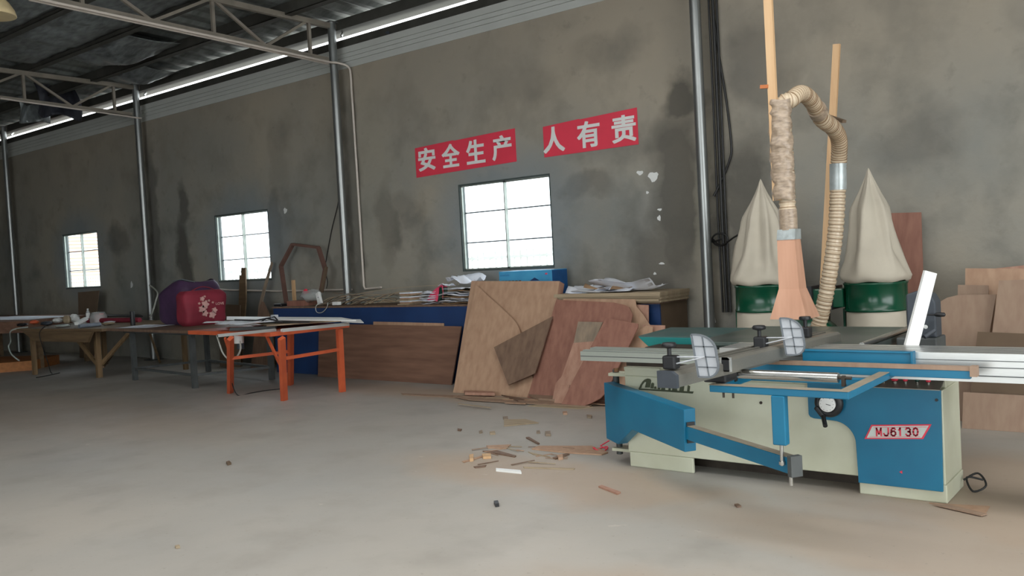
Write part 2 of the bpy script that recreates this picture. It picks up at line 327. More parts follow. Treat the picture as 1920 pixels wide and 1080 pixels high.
# windows: frame, sashes with one pane each, outer security grille
def window(n, wx, slid):
    y0 = YW+.004; z0, z1 = ZS, ZT; x0, x1 = wx, wx+WW; t = .035
    t = .02
    w = thing('window_%d' % n, ('sliding window furthest down the wall, pale building seen through it', 'sliding window in the middle of the wall above leaning offcuts', 'large sliding window under the red banners')[n-1], 'window', (x0+WW/2, y0, z0)); del w['category']; w['kind'] = 'structure'
    MB().box((x0, y0, z0), (x1, y0+.09, z0+t)).box((x0, y0, z1-t), (x1, y0+.09, z1)).box((x0, y0, z0+t), (x0+t, y0+.09, z1-t)).box((x1-t, y0, z0+t), (x1, y0+.09, z1-t)).build('window_frame', mat('window_frame_green', (70, 80, 78), .5), w)  # pale greenish frame, its backlit darkness put into the colour
    xm = (x0+x1)/2
    for k, (a, b) in enumerate(((x0+t, xm+.008), (xm-.008, x1-t))):
        yy = y0+.02+.03*k; s = .014
        sa = MB().box((a, yy, z0+t), (b, yy+.025, z0+t+s)).box((a, yy, z1-t-s), (b, yy+.025, z1-t)).box((a, yy, z0+t), (a+s, yy+.025, z1-t)).box((b-s, yy, z0+t), (b, yy+.025, z1-t)).build('sash', mat('sash_aluminium', (166, 172, 164), .4, .3), w)
        MB().box((a+s, yy+.01, z0+t+s), (b-s, yy+.014, z1-t-s)).build('pane', 'glass', sa)
    g = MB(); yy = YW+.105
    for zz in (z0+.36, z0+.74): g.box((x0, yy, zz-.008), (x1, yy+.016, zz+.008))
    g.build('grille', 'gsteel', w)
    return w
for n, wx in enumerate(WIN_X): window(n+1, wx, 0)
# white paint splashes on the render
SPL = [(1225, 331, 9, 9), (1200, 324, 6, 4), (1214, 361, 2.5, 2.5), (1237, 393, 4, 2.2), (1236, 409, 3.2, 5), (1241, 494, 5, 2), (1228, 513, 2.6, 2.4), (1242, 533, 1.6, 1.6), (535, 395, 3, 5), (727, 61, 4, 3), (247, 534, 2, 6)]
for (px, py, rx, ry) in SPL:
    pts = []
    for k in range(14):
        a = 2*math.pi*k/14; rr = 1+.18*math.sin(a*3+px)+.1*math.sin(a*5+py); pts.append(onY(px+rx*rr*math.cos(a), py-ry*rr*math.sin(a), YW))
    pts = [Vector((p.x, YW-.004, p.z)) for p in pts]
    MB().prism(pts, (0, .0045, 0)).build('paint_splash', 'letter' if px > 1000 or px < 600 else 'dgrey', wall_f)

# outside: bright yard, pale fence, buildings seen through the windows
MB().box((-60, YW+.3, -.2), (30, 60, -.05)).build('yard', mat('pale_yard', (206, 204, 196), .9), kind='structure')
mb = MB()
fn = thing('yard_fence', 'pale vertical-bar fence seen through the big window', 'fence', (-14, 13.0, -.05))
for zz in (.2, 1.45): mb.box((-30, 12.98, zz), (0, 13.02, zz+.05))
mb.build('rail', mat('fence_white', (214, 216, 212), .6), fn)
mb = MB()
for i in range(200): mb.box((-30+i*.15, 12.985, -.05), (-29.975+i*.15, 13.015, 1.6))
o = mb.build('bar', mat('fence_white', (214, 216, 212), .6), fn); o['kind'] = 'stuff'
bd = thing('brick_building', 'pale brick building with small windows seen through the furthest window', 'building', (-48, 21, -.05))
bl = bpy.data.materials.new('brick_pale'); bl.use_nodes = True; N, L = nodes_of(bl); bk = N.new('ShaderNodeTexBrick'); bk.inputs['Color1'].default_value = (*s2l((206, 160, 136)), 1); bk.inputs['Color2'].default_value = (*s2l((190, 140, 118)), 1); bk.inputs['Mortar'].default_value = (*s2l((226, 222, 214)), 1); bk.inputs['Scale'].default_value = 3.0
tc = N.new('ShaderNodeTexCoord'); mp = N.new('ShaderNodeMapping'); mp.inputs['Rotation'].default_value = (math.radians(90), 0, 0); L.new(tc.outputs['Object'], mp.inputs[0]); L.new(mp.outputs[0], bk.inputs['Vector']); L.new(bk.outputs[0], N['Principled BSDF'].inputs['Base Color'])
MB().box((-52, 20, -.05), (-43, 26, 4.6)).build('brick_wall', bl, bd)
for i in range(5):
    for zz in (.9, 3.0): MB().box((-51+i*1.7, 19.95, zz), (-50+i*1.7, 20.03, zz+1.0)).build('building_window', 'dgrey', bd)
pp = thing('panel_shed', 'white corrugated shed seen at the left of the furthest window', 'building', (-60, 22, -.05))
mb = MB()
for i in range(20): mb.box((-62+i*.5, 21.9, -.05), (-61.62+i*.5, 24, 6.5))
mb.box((-62, 22, -.05), (-52.2, 24, 6.5)).build('shed_wall', 'white', pp)

# ================================================================== COLUMNS, TRUSSES
CX = (-20.07, -14.65, -9.43, -3.98)
clab = ('galvanised round steel column at the left edge, furthest down the wall', 'galvanised round steel column between the two far windows', 'galvanised round steel column beside the white conduit, left of the banners', 'tall shiny round steel column right of the red banners, black cables behind it')
for i, X in enumerate(CX):
    t = thing('steel_column', clab[i], 'column', (X, 8.22, 0), 'steel columns along the wall')
    MB().tube([(X, 8.22, .012), (X, 8.22, 4.82)], .056, 20).build('post', 'galv', t)
    MB().box((X-.12, 8.1, 0), (X+.12, 8.34, .012)).build('base_plate', 'gsteel', t)
    MB().box((X-.07, 8.14, 4.82), (X+.07, 8.30, 4.835)).build('cap_plate', 'galv', t)
tl = ('steel roof truss furthest down the hall', 'steel roof truss over the column between the two far windows', 'steel roof truss with pale pipes fixed under it, left of the banners', 'steel roof truss above the column right of the banners')
for i, X in enumerate(CX):
    t = thing('roof_truss', tl[i], 'roof truss', (X, 0, 4.35), 'steel roof trusses'); X2 = X+.0
    zt = lambda Y: min(4.79+.004*(8.2-Y), 4.83)
    zb = lambda Y: 4.30+.028*(8.4-Y)
    MB().bar((X, 8.62, 4.775), (X, -.5, 4.84), .06, .07).build('top_chord', 'truss', t)
    MB().bar((X, 8.12, zb(8.12)), (X, 2.0, zb(2.0)), .05, .05).bar((X, 2.0, zb(2.0)), (X, -.5, 4.50), .05, .05).build('bottom_chord', 'truss', t)
    nodes = [7.82, 7.1, 6.35, 5.55, 4.75, 3.95, 3.1, 2.3]
    for k, Yv in enumerate(nodes):
        if k % 2 == 0: MB().bar((X, Yv, zb(Yv)), (X, Yv, zt(Yv)), .04, .04).build('vertical', 'truss', t)
    for k in range(len(nodes)-1):
        a, b = nodes[k], nodes[k+1]
        if k % 2 == 0: MB().bar((X, a, zt(a)), (X, b, zb(b)), .035, .035, (1,0,0)).build('diagonal', 'truss', t)
        else: MB().bar((X, a, zb(a)), (X, b, zt(b)), .035, .035, (1,0,0)).build('diagonal', 'truss', t)
    MB().bar((X-.03, 8.5, 4.8), (X+.03, 8.36, 4.66), .02, .03).build('bracket', 'chrome', t)
# sagging foil insulation between the purlins
def foil(label, x0, x1, ya, yb, sag, seed, m='foil'):
    def fn(u, v):
        X = x0+(x1-x0)*u; Y = ya+(yb-ya)*v; n = noise.noise(Vector((X*1.3+seed, Y*2.5, seed)))
        s = math.sin(math.pi*v)*sag*(.6+.8*u if u < .5 else .6+.8*(1-u)); s = s*(.5+.9*(1-abs(2*u-1)))
        return (X, Y, roof_z(Y)-.105-s+.03*n+.008*math.sin(X*14+seed))
    MB().grid(fn, 44, 14, (0, 0, .004)).build('insulation_sheet', m, label=label, cat='roof insulation', group='torn insulation sheets hanging under the roof')
foil('wrinkled grey foil insulation sheet sagging between purlins near the pendant lamp', -14.4, -9.6, 5.5, 6.4, .03, 3)
foil('grey foil insulation sheet drooping with a torn gap, above the middle of the left trusses', -13.6, -11.8, 6.52, 7.38, .13, 9)
foil('small drooping foil flap nearer the second truss, its edge torn open', -14.4, -13.2, 7.5, 8.2, .12, 31)
foil('loose foil insulation sheet high in the upper left corner', -14.4, -9.6, 4.35, 5.4, .03, 14)
foil('foil insulation sheet over the truss left of the red banners', -9.2, -6.5, 5.5, 6.4, .04, 23)
# torn sheet hanging behind the second truss
def hang(u, v):
    p = onX(60+80*u+10*v, 150+62*v+14*u, -16.2); return (p.x+.15*math.sin(u*6+v*3), p.y, p.z-.05*math.sin(u*9)*v)
MB().grid(hang, 14, 10, (.005, 0, 0)).build('insulation_sheet', 'foild', label='dark purplish torn lining hanging down behind the second truss', cat='roof insulation', group='torn insulation sheets hanging under the roof')
def hang2(u, v):
    p = onX(28+60*u+12*v, 180+50*v, -17.2); return (p.x+.12*math.sin(u*7+v*4), p.y, p.z)
MB().grid(hang2, 12, 8, (.005, 0, 0)).build('plastic_sheet', 'foil', label='crumpled translucent plastic scrap hanging by the furthest daylight strip', cat='plastic sheet')

# pale conduit pipes: along the truss, down the column and along the wall
X = CX[2]+.06
t = thing('conduit_pipes', 'pair of pale plastic pipes under the truss and down beside the column', 'pipe', (X, 8.3, 1.1))
pa = [onX(60, -14, X), onX(127, 0, X), onX(400, 58, X), onX(640, 113, X)]
pa = [Vector((X, p.y, 4.30+.028*(8.4-p.y)-.045)) for p in pa]
c0 = Vector((X+.06, 8.28, pa[-1].z)); cz = onY(668, 543, 8.34)
MB().tube(pa[:-1]+[Vector((X, 8.16, pa[-1].z))], .017, 8).tube([p+Vector((-.075, 0, .0)) for p in pa[:-1]]+[Vector((X-.075, 8.13, pa[-1].z))], .017, 8).build('truss_pipe', 'pvc', t)
MB().tube(smoothpath([(X, 8.10, pa[-1].z), (X+.05, 8.22, pa[-1].z-.005), (X+.115, 8.335, pa[-1].z-.06), (X+.125, 8.35, pa[-1].z-.2)], 5)+[(X+.125, 8.36, 2.5), (X+.125, 8.36, cz.z+.05), (X+.15, 8.36, cz.z), (onY(715, 539, 8.36).x, 8.36, cz.z+.02)], .016, 8).build('drop_pipe', 'pvc', t)
p1, p2 = onY(392, 541, 8.36), onY(650, 543, 8.36)
MB().tube([p1, onY(430, 544, 8.36), onY(520, 546, 8.36), Vector((CX[2]-.07, 8.36, p2.z))], .014, 8).build('conduit_pipe', 'pvc', label='thin pale conduit along the wall below the middle window, left of the column', cat='pipe')
MB().tube([onX(0, 182, CX[1]+.05)+Vector((0, 0, -.02)), onX(150, 203, CX[1]+.05)+Vector((0, 0, -.02)), onX(277, 221, CX[1]+.05)+Vector((0, -.12, -.02))], .014, 8).build('conduit_pipe', 'pvc', label='thin pale pipe fixed under the second roof truss', cat='pipe')
# cables
def cable(name, label, pts, r, m='cable', cat='cable', sm=6, parent=None, group=None):
    return MB().tube(smoothpath(pts, sm), r, 7).build(name, m, parent, None if parent else label, None if parent else cat, group)
cable('cable', 'thin black cable hanging down the wall left of the third column', [onY(640, 330, 8.38), onY(634, 380, 8.38), onY(622, 430, 8.38), onY(611, 490, 8.38), onY(609, 505, 8.38), onY(614, 528, 8.37), onY(612, 541, 8.36)], .006)
cbl = thing('cable_bundle', 'thick black cables running down the wall behind the shiny column', 'cable', (-3.8, 8.34, .8))
for dx, r in ((.13, .017), (.17, .013), (.085, .010)):
    MB().tube([(CX[3]+dx, 8.36, 4.7), (CX[3]+dx, 8.36, 3), (CX[3]+dx-.01, 8.365, 1.8), (CX[3]+dx, 8.36, .78)], r, 8).build('cable', 'cable', cbl)
cable('cable', 'black cable swaying down the wall from the roof to the right of the shiny column', [onY(1334, -10, 8.36), onY(1346, 90, 8.37), onY(1362, 190, 8.37), onY(1371, 270, 8.37), onY(1368, 300, 8.37), onY(1352, 340, 8.37), onY(1338, 368, 8.34)], .012)
cc = onY(1350, 449, 8.33)
lp = [cc+Vector((.085*math.cos(a), -.01*a/6, .062*math.sin(a))) for a in [math.radians(200-26*k) for k in range(20)]]
cable('cable', 'black cable coiled in a small loop between the shiny column and left filter bag', [(CX[3]+.13, 8.30, cc.z)]+lp[:16]+[cc+Vector((.05, -.08, -.06)), onY(1385, 440, 8.0), onY(1400, 450, 7.8), onY(1420, 480, 7.7)], .009, sm=3)
ps = thing('power_strip', 'white power strip hanging on the cable beside the shiny column', 'power strip', tuple(onY(1334, 607, 8.25)))
a, b = onY(1331, 577, 8.25), onY(1337, 606, 8.25); MB().bar(a, b, .055, .035, (0,1,0)).build('housing', 'white', ps, bev=.006)
for k in (.3, .6): MB().tube([a.lerp(b, k)+Vector((0, -.016, 0)), a.lerp(b, k)+Vector((0, -.021, 0))], .006, 8).build('socket', 'black', ps)
MB().tube([a+Vector((.02, .05, .08)), a+Vector((0, 0, .0))], .005, 7).build('lead', 'cable', ps)
# pendant lamp
pc = onZ(-14, 30, 4.12); t = thing('pendant_lamp', 'cream bell-shaped pendant lamp hanging at the top left corner', 'lamp', tuple(pc))
MB().lathe(pc, [(.21, 0), (.215, .005), (.2, .06), (.15, .14), (.08, .21), (.045, .25), (.04, .27), (.036, .25), (.07, .205), (.14, .135), (.19, .055), (.205, .004)], 28).build('lamp_shade', mat('cream_enamel', (226, 206, 160), .35, 0, .1, 5), t)
MB().tube([pc+Vector((0, 0, .26)), (pc.x, pc.y, roof_z(pc.y))], .006, 6).build('cord', 'cable', t)
MB().lathe(pc+Vector((0, 0, .03)), [(.01, -.02), (.035, .0), (.04, .04), (.02, .09), (.018, .18)], 14).build('bulb', 'white', t)

# ================================================================== RED BANNERS
def banner(label, x0, x1, chars, skew):
    b = MB(); z0, z1 = 2.60, 2.965; pts = []
    P = [(x0, z0-.03*skew), (x1, z0), (x1, z1+.03), (x0+.42*(x1-x0), z1+.005), (x0+.4*(x1-x0), z1+.012), (x0, z1-.01)]
    o = b.prism([(q[0], YW-.007, q[1]) for q in P], (0, .006, 0)).build('red_banner', 'red', label=label, cat='banner', group='red slogan banners above the window')
    n = len(chars); w = (x1-x0)/n
    for k, ch in enumerate(chars):
        cx = x0+w*(k+.5)+(.0 if n == 4 else (-.06, .0, .04)[k]); text_part('character', ch, 'letter', (cx-.15, YW-.008, z0+.045), (1, 0, 0), (0, 0, 1), .29, .295, .003, .012, o, fat=.0055)
    return o
b1 = banner('left red banner with four white Chinese characters', -8.14, -6.47, '安全生产', 1)
b2 = banner('right red banner with three white Chinese characters', -6.055, -4.797, '人有责', 0)

# ================================================================== SLIDING TABLE SAW
saw = thing('panel_saw', 'large cream and blue sliding table panel saw on the right', 'saw', (-2.1, 5.3, 0))
body = MB().box((-3.11, 5.10, .10), (-1.135, 5.50, .615)).box((-3.11, 5.10, .615), (-1.52, 5.50, .66)).box((-1.52, 5.19, .615), (-1.135, 5.50, .66)).box((-3.10, 5.10, 0), (-2.63, 5.125, .10)).box((-3.10, 5.125, 0), (-3.07, 5.5, .10)).box((-1.59, 5.10, 0), (-1.13, 5.50, .10)).build('cabinet', 'cream', saw, bev=.006)
MB().box((-3.06, 5.30, 0), (-1.60, 5.49, .098)).build('gap_shade_block', 'dirty', saw)  # dark block added to stand for the shade in the gap under the body
MB().box((-2.85, 5.50, .02), (-1.62, 6.12, .78)).build('motor_housing', 'dirty', saw)
MB().box((-3.11, 5.098, .655), (-2.84, 5.5, .675)).build('top_lip', 'cream', saw)
# blue front panel with a concave sweep on its left
Pz = [(-1.52, .618), (-1.52, .655), (-1.86, .655), (-1.86, .44), (-1.85, .425), (-1.83, .418), (-1.72, .413)]+[(-1.72+.125*math.sin(math.radians(a)), .288+.125*math.cos(math.radians(a))) for a in range(10, 91, 10)]+[(-1.59, .12), (-1.59, .067), (-1.147, .067), (-1.14, .618)]
MB().prism([(q[0], 5.082, q[1]) for q in Pz], (0, .02, 0)).build('front_panel', 'blue', saw, bev=.003)
plate = MB().prism([(-1.505, 5.078, .405), (-1.19, 5.078, .432), (-1.235, 5.078, .348), (-1.545, 5.078, .322)], (0, .006, 0)).build('name_plate', 'red', saw)
MB().prism([(-1.499, 5.076, .398), (-1.204, 5.076, .424), (-1.243, 5.076, .354), (-1.532, 5.076, .330)], (0, .006, 0)).build('plate_face', mat('plate_grey', (206, 214, 210), .5), plate)
MB().prism([(-1.493, 5.0755, .392), (-1.216, 5.0755, .416), (-1.217, 5.0755, .414), (-1.494, 5.0755, .390)], (0, .006, 0)).build('plate_line', 'red', plate)
MB().prism([(-1.518, 5.0755, .338), (-1.25, 5.0755, .361), (-1.251, 5.0755, .359), (-1.519, 5.0755, .336)], (0, .006, 0)).build('plate_line', 'red', plate)
GL = {'M': [[(0, 0), (0, 1), (.5, .25), (1, 1), (1, 0)]], 'J': [[(1, 1), (1, .3), (.8, .04), (.5, 0), (.2, .04), (0, .3)]], '6': [[(.95, .82), (.7, 1), (.35, 1), (.06, .75), (0, .4), (.06, .12), (.35, 0), (.7, 0), (.98, .18), (.98, .42), (.7, .6), (.35, .6), (.04, .42)]],
      '1': [[(.15, .72), (.6, 1), (.6, 0)]], '3': [[(.03, .82), (.3, 1), (.7, 1), (.95, .82), (.9, .6), (.5, .53), (.95, .42), (1, .2), (.72, 0), (.3, 0), (0, .2)]], '0': [[(.5, 0), (.15, .1), (0, .5), (.15, .9), (.5, 1), (.85, .9), (1, .5), (.85, .1), (.5, 0)]]}
for k, ch in enumerate('MJ6130'):
    st = MB(); gx = -1.476+k*.0385; wg = .024 if ch != '1' else .016
    for pl_ in GL[ch]:
        Q = [Vector((gx+a*wg-.06*(b*.042)*0, 5.0745, .347+.0032*k+b*.042+a*.002)) for a, b in pl_]
        for a, b in zip(Q, Q[1:]):
            d = (b-a).normalized(); st.bar(a-d*.003, b+d*.003, .0085, .0016, (0, 1, 0))
    st.build('letter', 'red', plate)
# control strip with push buttons
cs = MB().prism([(-1.518, 5.078, .616), (-1.142, 5.078, .616), (-1.142, 5.20, .662), (-1.518, 5.20, .662)], (0, 0, .005)).build('control_strip', 'alud', saw)
for px, c, r in ((1636, 'white', .007), (1657, 'red', .012), (1678, 'red', .019), (1698, 'red', .013), (1720, 'dgreen', .012), (1741, 'red', .013)):
    p = onY(px, 716, 5.13); p.z = .640
    MB().tube([p+Vector((0, .0, 0)), p+Vector((0, -.004, .014))], r*.7, 10).build('button_collar', 'chrome', cs)
    MB().lathe(p+Vector((0, -.004, .014)), [(r*.8, 0), (r, .004), (r, .010), (r*.6, .014)], 14).build('button', c, cs)
# dial handwheel
gp = onY(1552, 757, 5.03)
hw = MB().lathe(gp, [(.03, -.04), (.05, -.04), (.078, -.035), (.082, -.02), (.078, -.005), (.066, .004), (.052, .004), (.048, -.004)], 32, (0, -1, 0)).build('handwheel', 'black', saw)
hw2 = MB().lathe(gp+Vector((0, -.002, 0)), [(.045, -.005), (.046, .012), (.042, .014), (.001, .014)], 32, (0, -1, 0)).build('dial', 'white', hw)
MB().bar(gp+Vector((-.005, -.018, .0)), gp+Vector((.022, -.018, -.006)), .003, .002, (0,1,0)).build('needle', 'black', hw2)
for a in range(0, 360, 30):
    ca, sa = math.cos(math.radians(a)), math.sin(math.radians(a)); MB().bar(gp+Vector((.034*ca, -.0165, .034*sa)), gp+Vector((.039*ca, -.0165, .039*sa)), .002, .001, (0,1,0)).build('tick', 'dgrey', hw2)
h0 = gp+Vector((-.075, -.01, -.045)); MB().bar(gp+Vector((-.07, 0, -.02)), gp+Vector((-.02, 0, -.085)), .03, .03, (0,1,0)).build('wheel_arm', 'black', hw, bev=.01)
MB().tube([gp+Vector((-.03, 0, -.07)), gp+Vector((.005, -.07, -.115))], .013, 12).build('crank_handle', 'black', hw)
# script badge on the cream front
lg = MB(); yb = 5.098
LGo = lambda x, y: (lambda p: (p.x, yb-.004, p.z))(onY(1180+x/13.71, 690+y/13.71, yb))
def lpoly(pts): lg.prism([LGo(*q) for q in pts], (0, .004, 0))
lpoly([(250, 525), (1655, 605), (1635, 655), (250, 555)])
lpoly([(250, 525), (290, 430), (340, 350), (400, 295), (470, 268), (530, 280), (560, 310), (555, 370), (530, 500), (405, 500), (425, 420), (440, 365), (410, 350), (370, 390), (330, 450), (312, 512)])
lpoly([(545, 520), (570, 400), (600, 372), (640, 400), (620, 530)]); lpoly([(640, 535), (650, 475), (690, 470), (700, 535)]); lpoly([(730, 545), (760, 355), (812, 360), (790, 550)])
lpoly([(820, 560), (850, 400), (905, 400), (925, 560)]); lpoly([(1005, 570), (1030, 440), (1080, 440), (1060, 575)]); lpoly([(1105, 575), (1120, 400), (1235, 430), (1230, 580)]); lpoly([(1290, 585), (1310, 430), (1420, 440), (1395, 590)]); lpoly([(1490, 595), (1510, 440), (1565, 470), (1545, 600)])
lg.build('script_badge', mat('olive_badge', (70, 76, 54), .5), saw)
for q in ((1427, 755), (1374, 730)):
    p = onY(q[0], q[1], 5.1); MB().tube([p+Vector((0, .002, 0)), p+Vector((0, -.006, 0))], .009, 12).build('bolt', 'dirty', saw)
p = onY(1756, 750, 5.08); MB().tube([p+Vector((0, .003, 0)), p+Vector((0, -.004, 0))], .008, 12).build('bolt', 'black', saw)
p = onY(1690, 885, 5.08); MB().tube([p+Vector((0, .003, 0)), p+Vector((0, -.003, 0))], .010, 3).build('warning_mark', 'red', saw)
# guide rail and sliding carriage (grooved aluminium extrusions)
RY0, RY1 = 4.85, 5.06
MB().box((-3.29, RY0+.01, .748), (-1.0, RY1, .775)).box((-3.29, RY0, .775), (-1.0, RY0+.008, .805)).box((-3.29, RY0, .744), (-1.0, RY0+.008, .775)).box((-3.29, RY0+.01, .775), (-1.0, RY1, .803)).box((-3.29, RY0+.03, .803), (-1.0, RY0+.07, .812)).box((-3.29, RY0+.12, .803), (-1.0, RY1-.02, .816)).build('guide_rail', 'alupale', saw)
MB().box((-3.0, 4.95, .705), (-1.2, 5.06, .748)).box((-3.0, 5.2, .66), (-1.2, 5.4, .80)).build('rail_bed', 'dirty', saw)
gv = MB()
for a, b in ((RY0+.012, RY0+.026), (RY0+.074, RY0+.112)): gv.box((-3.289, a, .803), (-1.0, b, .8045))
gv.box((-3.289, RY0-.0006, .772), (-1.0, RY0+.002, .777)); gv.build('groove', 'gsteel', saw)
CXa, CXb = -2.27, 1.05
mb = MB().box((CXa, 4.80, .714), (CXb, 5.10, .742)).box((CXa, 4.806, .742), (CXb, 5.09, .750)).box((CXa, 4.796, .750), (CXb, 5.10, .785)).box((CXa, 4.803, .785), (CXb, 5.10, .790)).box((CXa, 4.798, .790), (CXb, 5.10, .818)).box((CXa, 4.803, .818), (CXb, 5.10, .822)).box((CXa, 4.80, .822), (CXb, 5.10, .846))
for a, b in ((4.80, 4.845), (4.853, 4.90), (4.915, 4.96), (4.968, 5.02), (5.03, 5.10)): mb.box((CXa, a, .846), (CXb, b, .856))
mb.build('sliding_carriage', 'alu', saw)
gv = MB()
for z_ in (.7425, .785, .8185): gv.box((CXa+.002, 4.7985, z_), (CXb, 4.81, z_+.0035))
for a in (4.845, 4.90, 4.96, 5.02): gv.box((CXa+.002, a, .846), (CXb, a+.011, .8565))
gv.build('groove', 'gsteel', saw)
MB().box((-1.76, 4.755, .785), (-1.19, 4.797, .858)).box((-1.76, 4.75, .852), (-1.19, 4.797, .862)).box((-1.20, 4.74, .782), (-1.188, 4.80, .864)).build('carriage_bracket', 'blue', saw, bev=.003)
# cast iron table with teal extension
MB().box((-2.62, 5.14, .825), (-2.03, 6.2, .85)).box((-2.02, 5.14, .825), (-1.56, 6.2, .85)).box((-2.03, 5.14, .825), (-2.02, 5.3, .85)).box((-2.03, 5.75, .825), (-2.02, 6.2, .85)).box((-2.6, 5.2, .78), (-1.58, 6.15, .825)).build('saw_table', 'iron', saw, bev=.003)
MB().hull8([(-3.12, 5.46, .77), (-2.68, 5.46, .77), (-2.62, 6.06, .77), (-3.2, 6.06, .77)], [(-3.2, 5.46, .838), (-2.6, 5.46, .838), (-2.6, 6.1, .838), (-3.28, 6.1, .838)]).build('extension_table', 'teal', saw, bev=.003)
MB().prism([(-3.2, 5.462, .8385), (-2.6, 5.462, .8385), (-2.6, 6.1, .8385), (-3.28, 6.1, .8385)], (0, 0, .008)).build('extension_top', mat('worn_teal_top', (84, 104, 102), .4, .3, .2, 5, alt=(52, 100, 98)), saw)
MB().tube([(-1.545, 5.1, .852), (-1.545, 6.15, .852)], .016, 12).build('rip_rail', 'chrome', saw)
MB().box((-1.56, 5.13, .80), (-1.53, 6.18, .835)).build('rail_mount', 'iron', saw)
for c, r, m2 in (((-2.55, 5.35, .74), .05, 'black'), ((-2.38, 5.3, .76), .04, 'black'), ((-2.25, 5.36, .73), .055, 'dirty')): MB().tube([Vector(c)+Vector((-.05, 0, 0)), Vector(c)+Vector((.06, .02, 0))], r, 16).build('motor_part', m2, saw)
MB().box((-2.68, 5.4, .74), (-2.5, 5.6, .825)).build('cable_box', 'cream', saw)
for dx in (-2.9, -2.7): MB().bar((dx, 5.62, .45), (dx, 5.62, .78), .05, .05).build('table_brace', 'teal', saw)
# dust hood base (riving knife + guard) on the table
MB().box((-2.10, 5.33, .852), (-1.99, 5.50, .972)).build('blade_guard', 'dgreen', saw, bev=.01)
# outrigger: blue frame in front of the carriage
zt_ = .77; OL, OR = -1.95, -1.275
orr = MB().box((OL, 3.99, .735), (OR, 4.035, zt_)).box((OR-.045, 4.035, .735), (OR, 4.80, zt_)).box((OL, 4.40, .735), (OR-.045, 4.44, zt_-.002)).box((OL, 4.035, .735), (OL+.045, 4.40, zt_)).build('outrigger_frame', 'blue', saw, bev=.004)
MB().box((OL-.002, 3.988, zt_), (OR+.002, 4.037, zt_+.003)).box((OR-.047, 4.037, zt_), (OR+.002, 4.80, zt_+.003)).build('worn_top_edge', mat('worn_grey_edge', (150, 140, 122), .6), orr)
ry = 4.20; MB().tube([(OL+.05, ry, .80), (OR-.11, ry, .80)], .024, 24).build('roller', 'chrome', saw)
MB().tube([(OR-.11, ry, .80), (OR-.05, ry, .80)], .008, 10).box((OR-.095, ry-.012, .76), (OR-.08, ry+.012, .81)).build('roller_bracket', 'dirty', saw)
MB().box((OL+.03, ry-.015, .76), (OL+.05, ry+.015, .81)).build('roller_bracket', 'dirty', saw)
for dx in (.12, .17): MB().tube([(OL+dx-.05, 4.0, .735), (OL+dx-.05, 4.0, .71)], .006, 8).build('bolt', 'dirty', saw)
MB().box((OL-.05, 4.03, .775), (OL+.07, 4.17, .82)).build('clamp_block', 'black', saw, bev=.008)
lx = onY(1463, 780, 4.012).x
MB().box((lx-.033, 3.985, .50), (lx+.033, 4.035, .735)).build('support_leg', 'blue', saw, bev=.006)
MB().tube([(lx, 4.01, .50), (lx, 4.01, .40)], .009, 10).tube([(lx, 4.01, .405), (lx, 4.01, .42)], .016, 8).build('leveling_screw', 'chrome', saw)
# crossbar with a wooden fence strip
cb = MB().box((-2.03, 4.63, .752), (-.905, 4.665, .792)).build('crossbar', 'blue', saw, bev=.003)
MB().box((-1.97, 4.628, .792), (-.90, 4.667, .812)).build('wooden_strip', 'plyc', cb); MB().box((-.905, 4.62, .765), (-.875, 4.675, .815)).build('end_stop', 'plyc', cb)
# crosscut fence, slightly off square
fx = lambda Y: -1.864+.094*(Y-4.18)
def fprof(mbx, ya, yb_, x0, x1, z0, z1, bevel=.0):
    if bevel: P = [(x0, z0), (x1, z0), (x1, z1-bevel), (x1-bevel*1.4, z1), (x0, z1)]
    else: P = [(x0, z0), (x1, z0), (x1, z1), (x0, z1)]
    A = [Vector((fx(ya)+q[0], ya, q[1])) for q in P]; B = [Vector((fx(yb_)+q[0], yb_, q[1])) for q in P]; n = len(P)
    mbx.add(A+B, [tuple(range(n)), tuple(range(2*n-1, n-1, -1))]+[(i, i+n, (i+1) % n+n, (i+1) % n) for i in range(n)])
fc = MB(); fprof(fc, 3.62, 4.6, -.10, -.004, .815, .888, .018); fence = fc.build('fence_extension', 'alud', saw)
fc = MB(); fprof(fc, 3.60, 3.62, -.102, -.002, .812, .890, .018); fc.build('end_cap', 'dgrey', fence)
fc = MB(); fprof(fc, 4.02, 5.30, -.02, .035, .835, .905, .012); fprof(fc, 4.02, 5.30, -.12, -.105, .85, .905); fprof(fc, 4.02, 5.30, -.12, -.02, .889, .896); fprof(fc, 4.02, 5.30, -.07, -.055, .896, .905); fence2 = fc.build('crosscut_fence', 'alud', saw)
fc = MB(); fprof(fc, 4.02, 4.026, -.018, .036, .835, .841); fprof(fc, 4.02, 4.026, -.018, .036, .893, .905); fprof(fc, 4.017, 4.026, -.022, -.012, .835, .905); fprof(fc, 4.017, 4.026, .028, .037, .835, .895); fc.build('profile_end', 'alu', fence2)
fc = MB(); fprof(fc, 4.016, 4.021, -.012, .028, .841, .893); fc.build('profile_hollow', 'black', fence2)
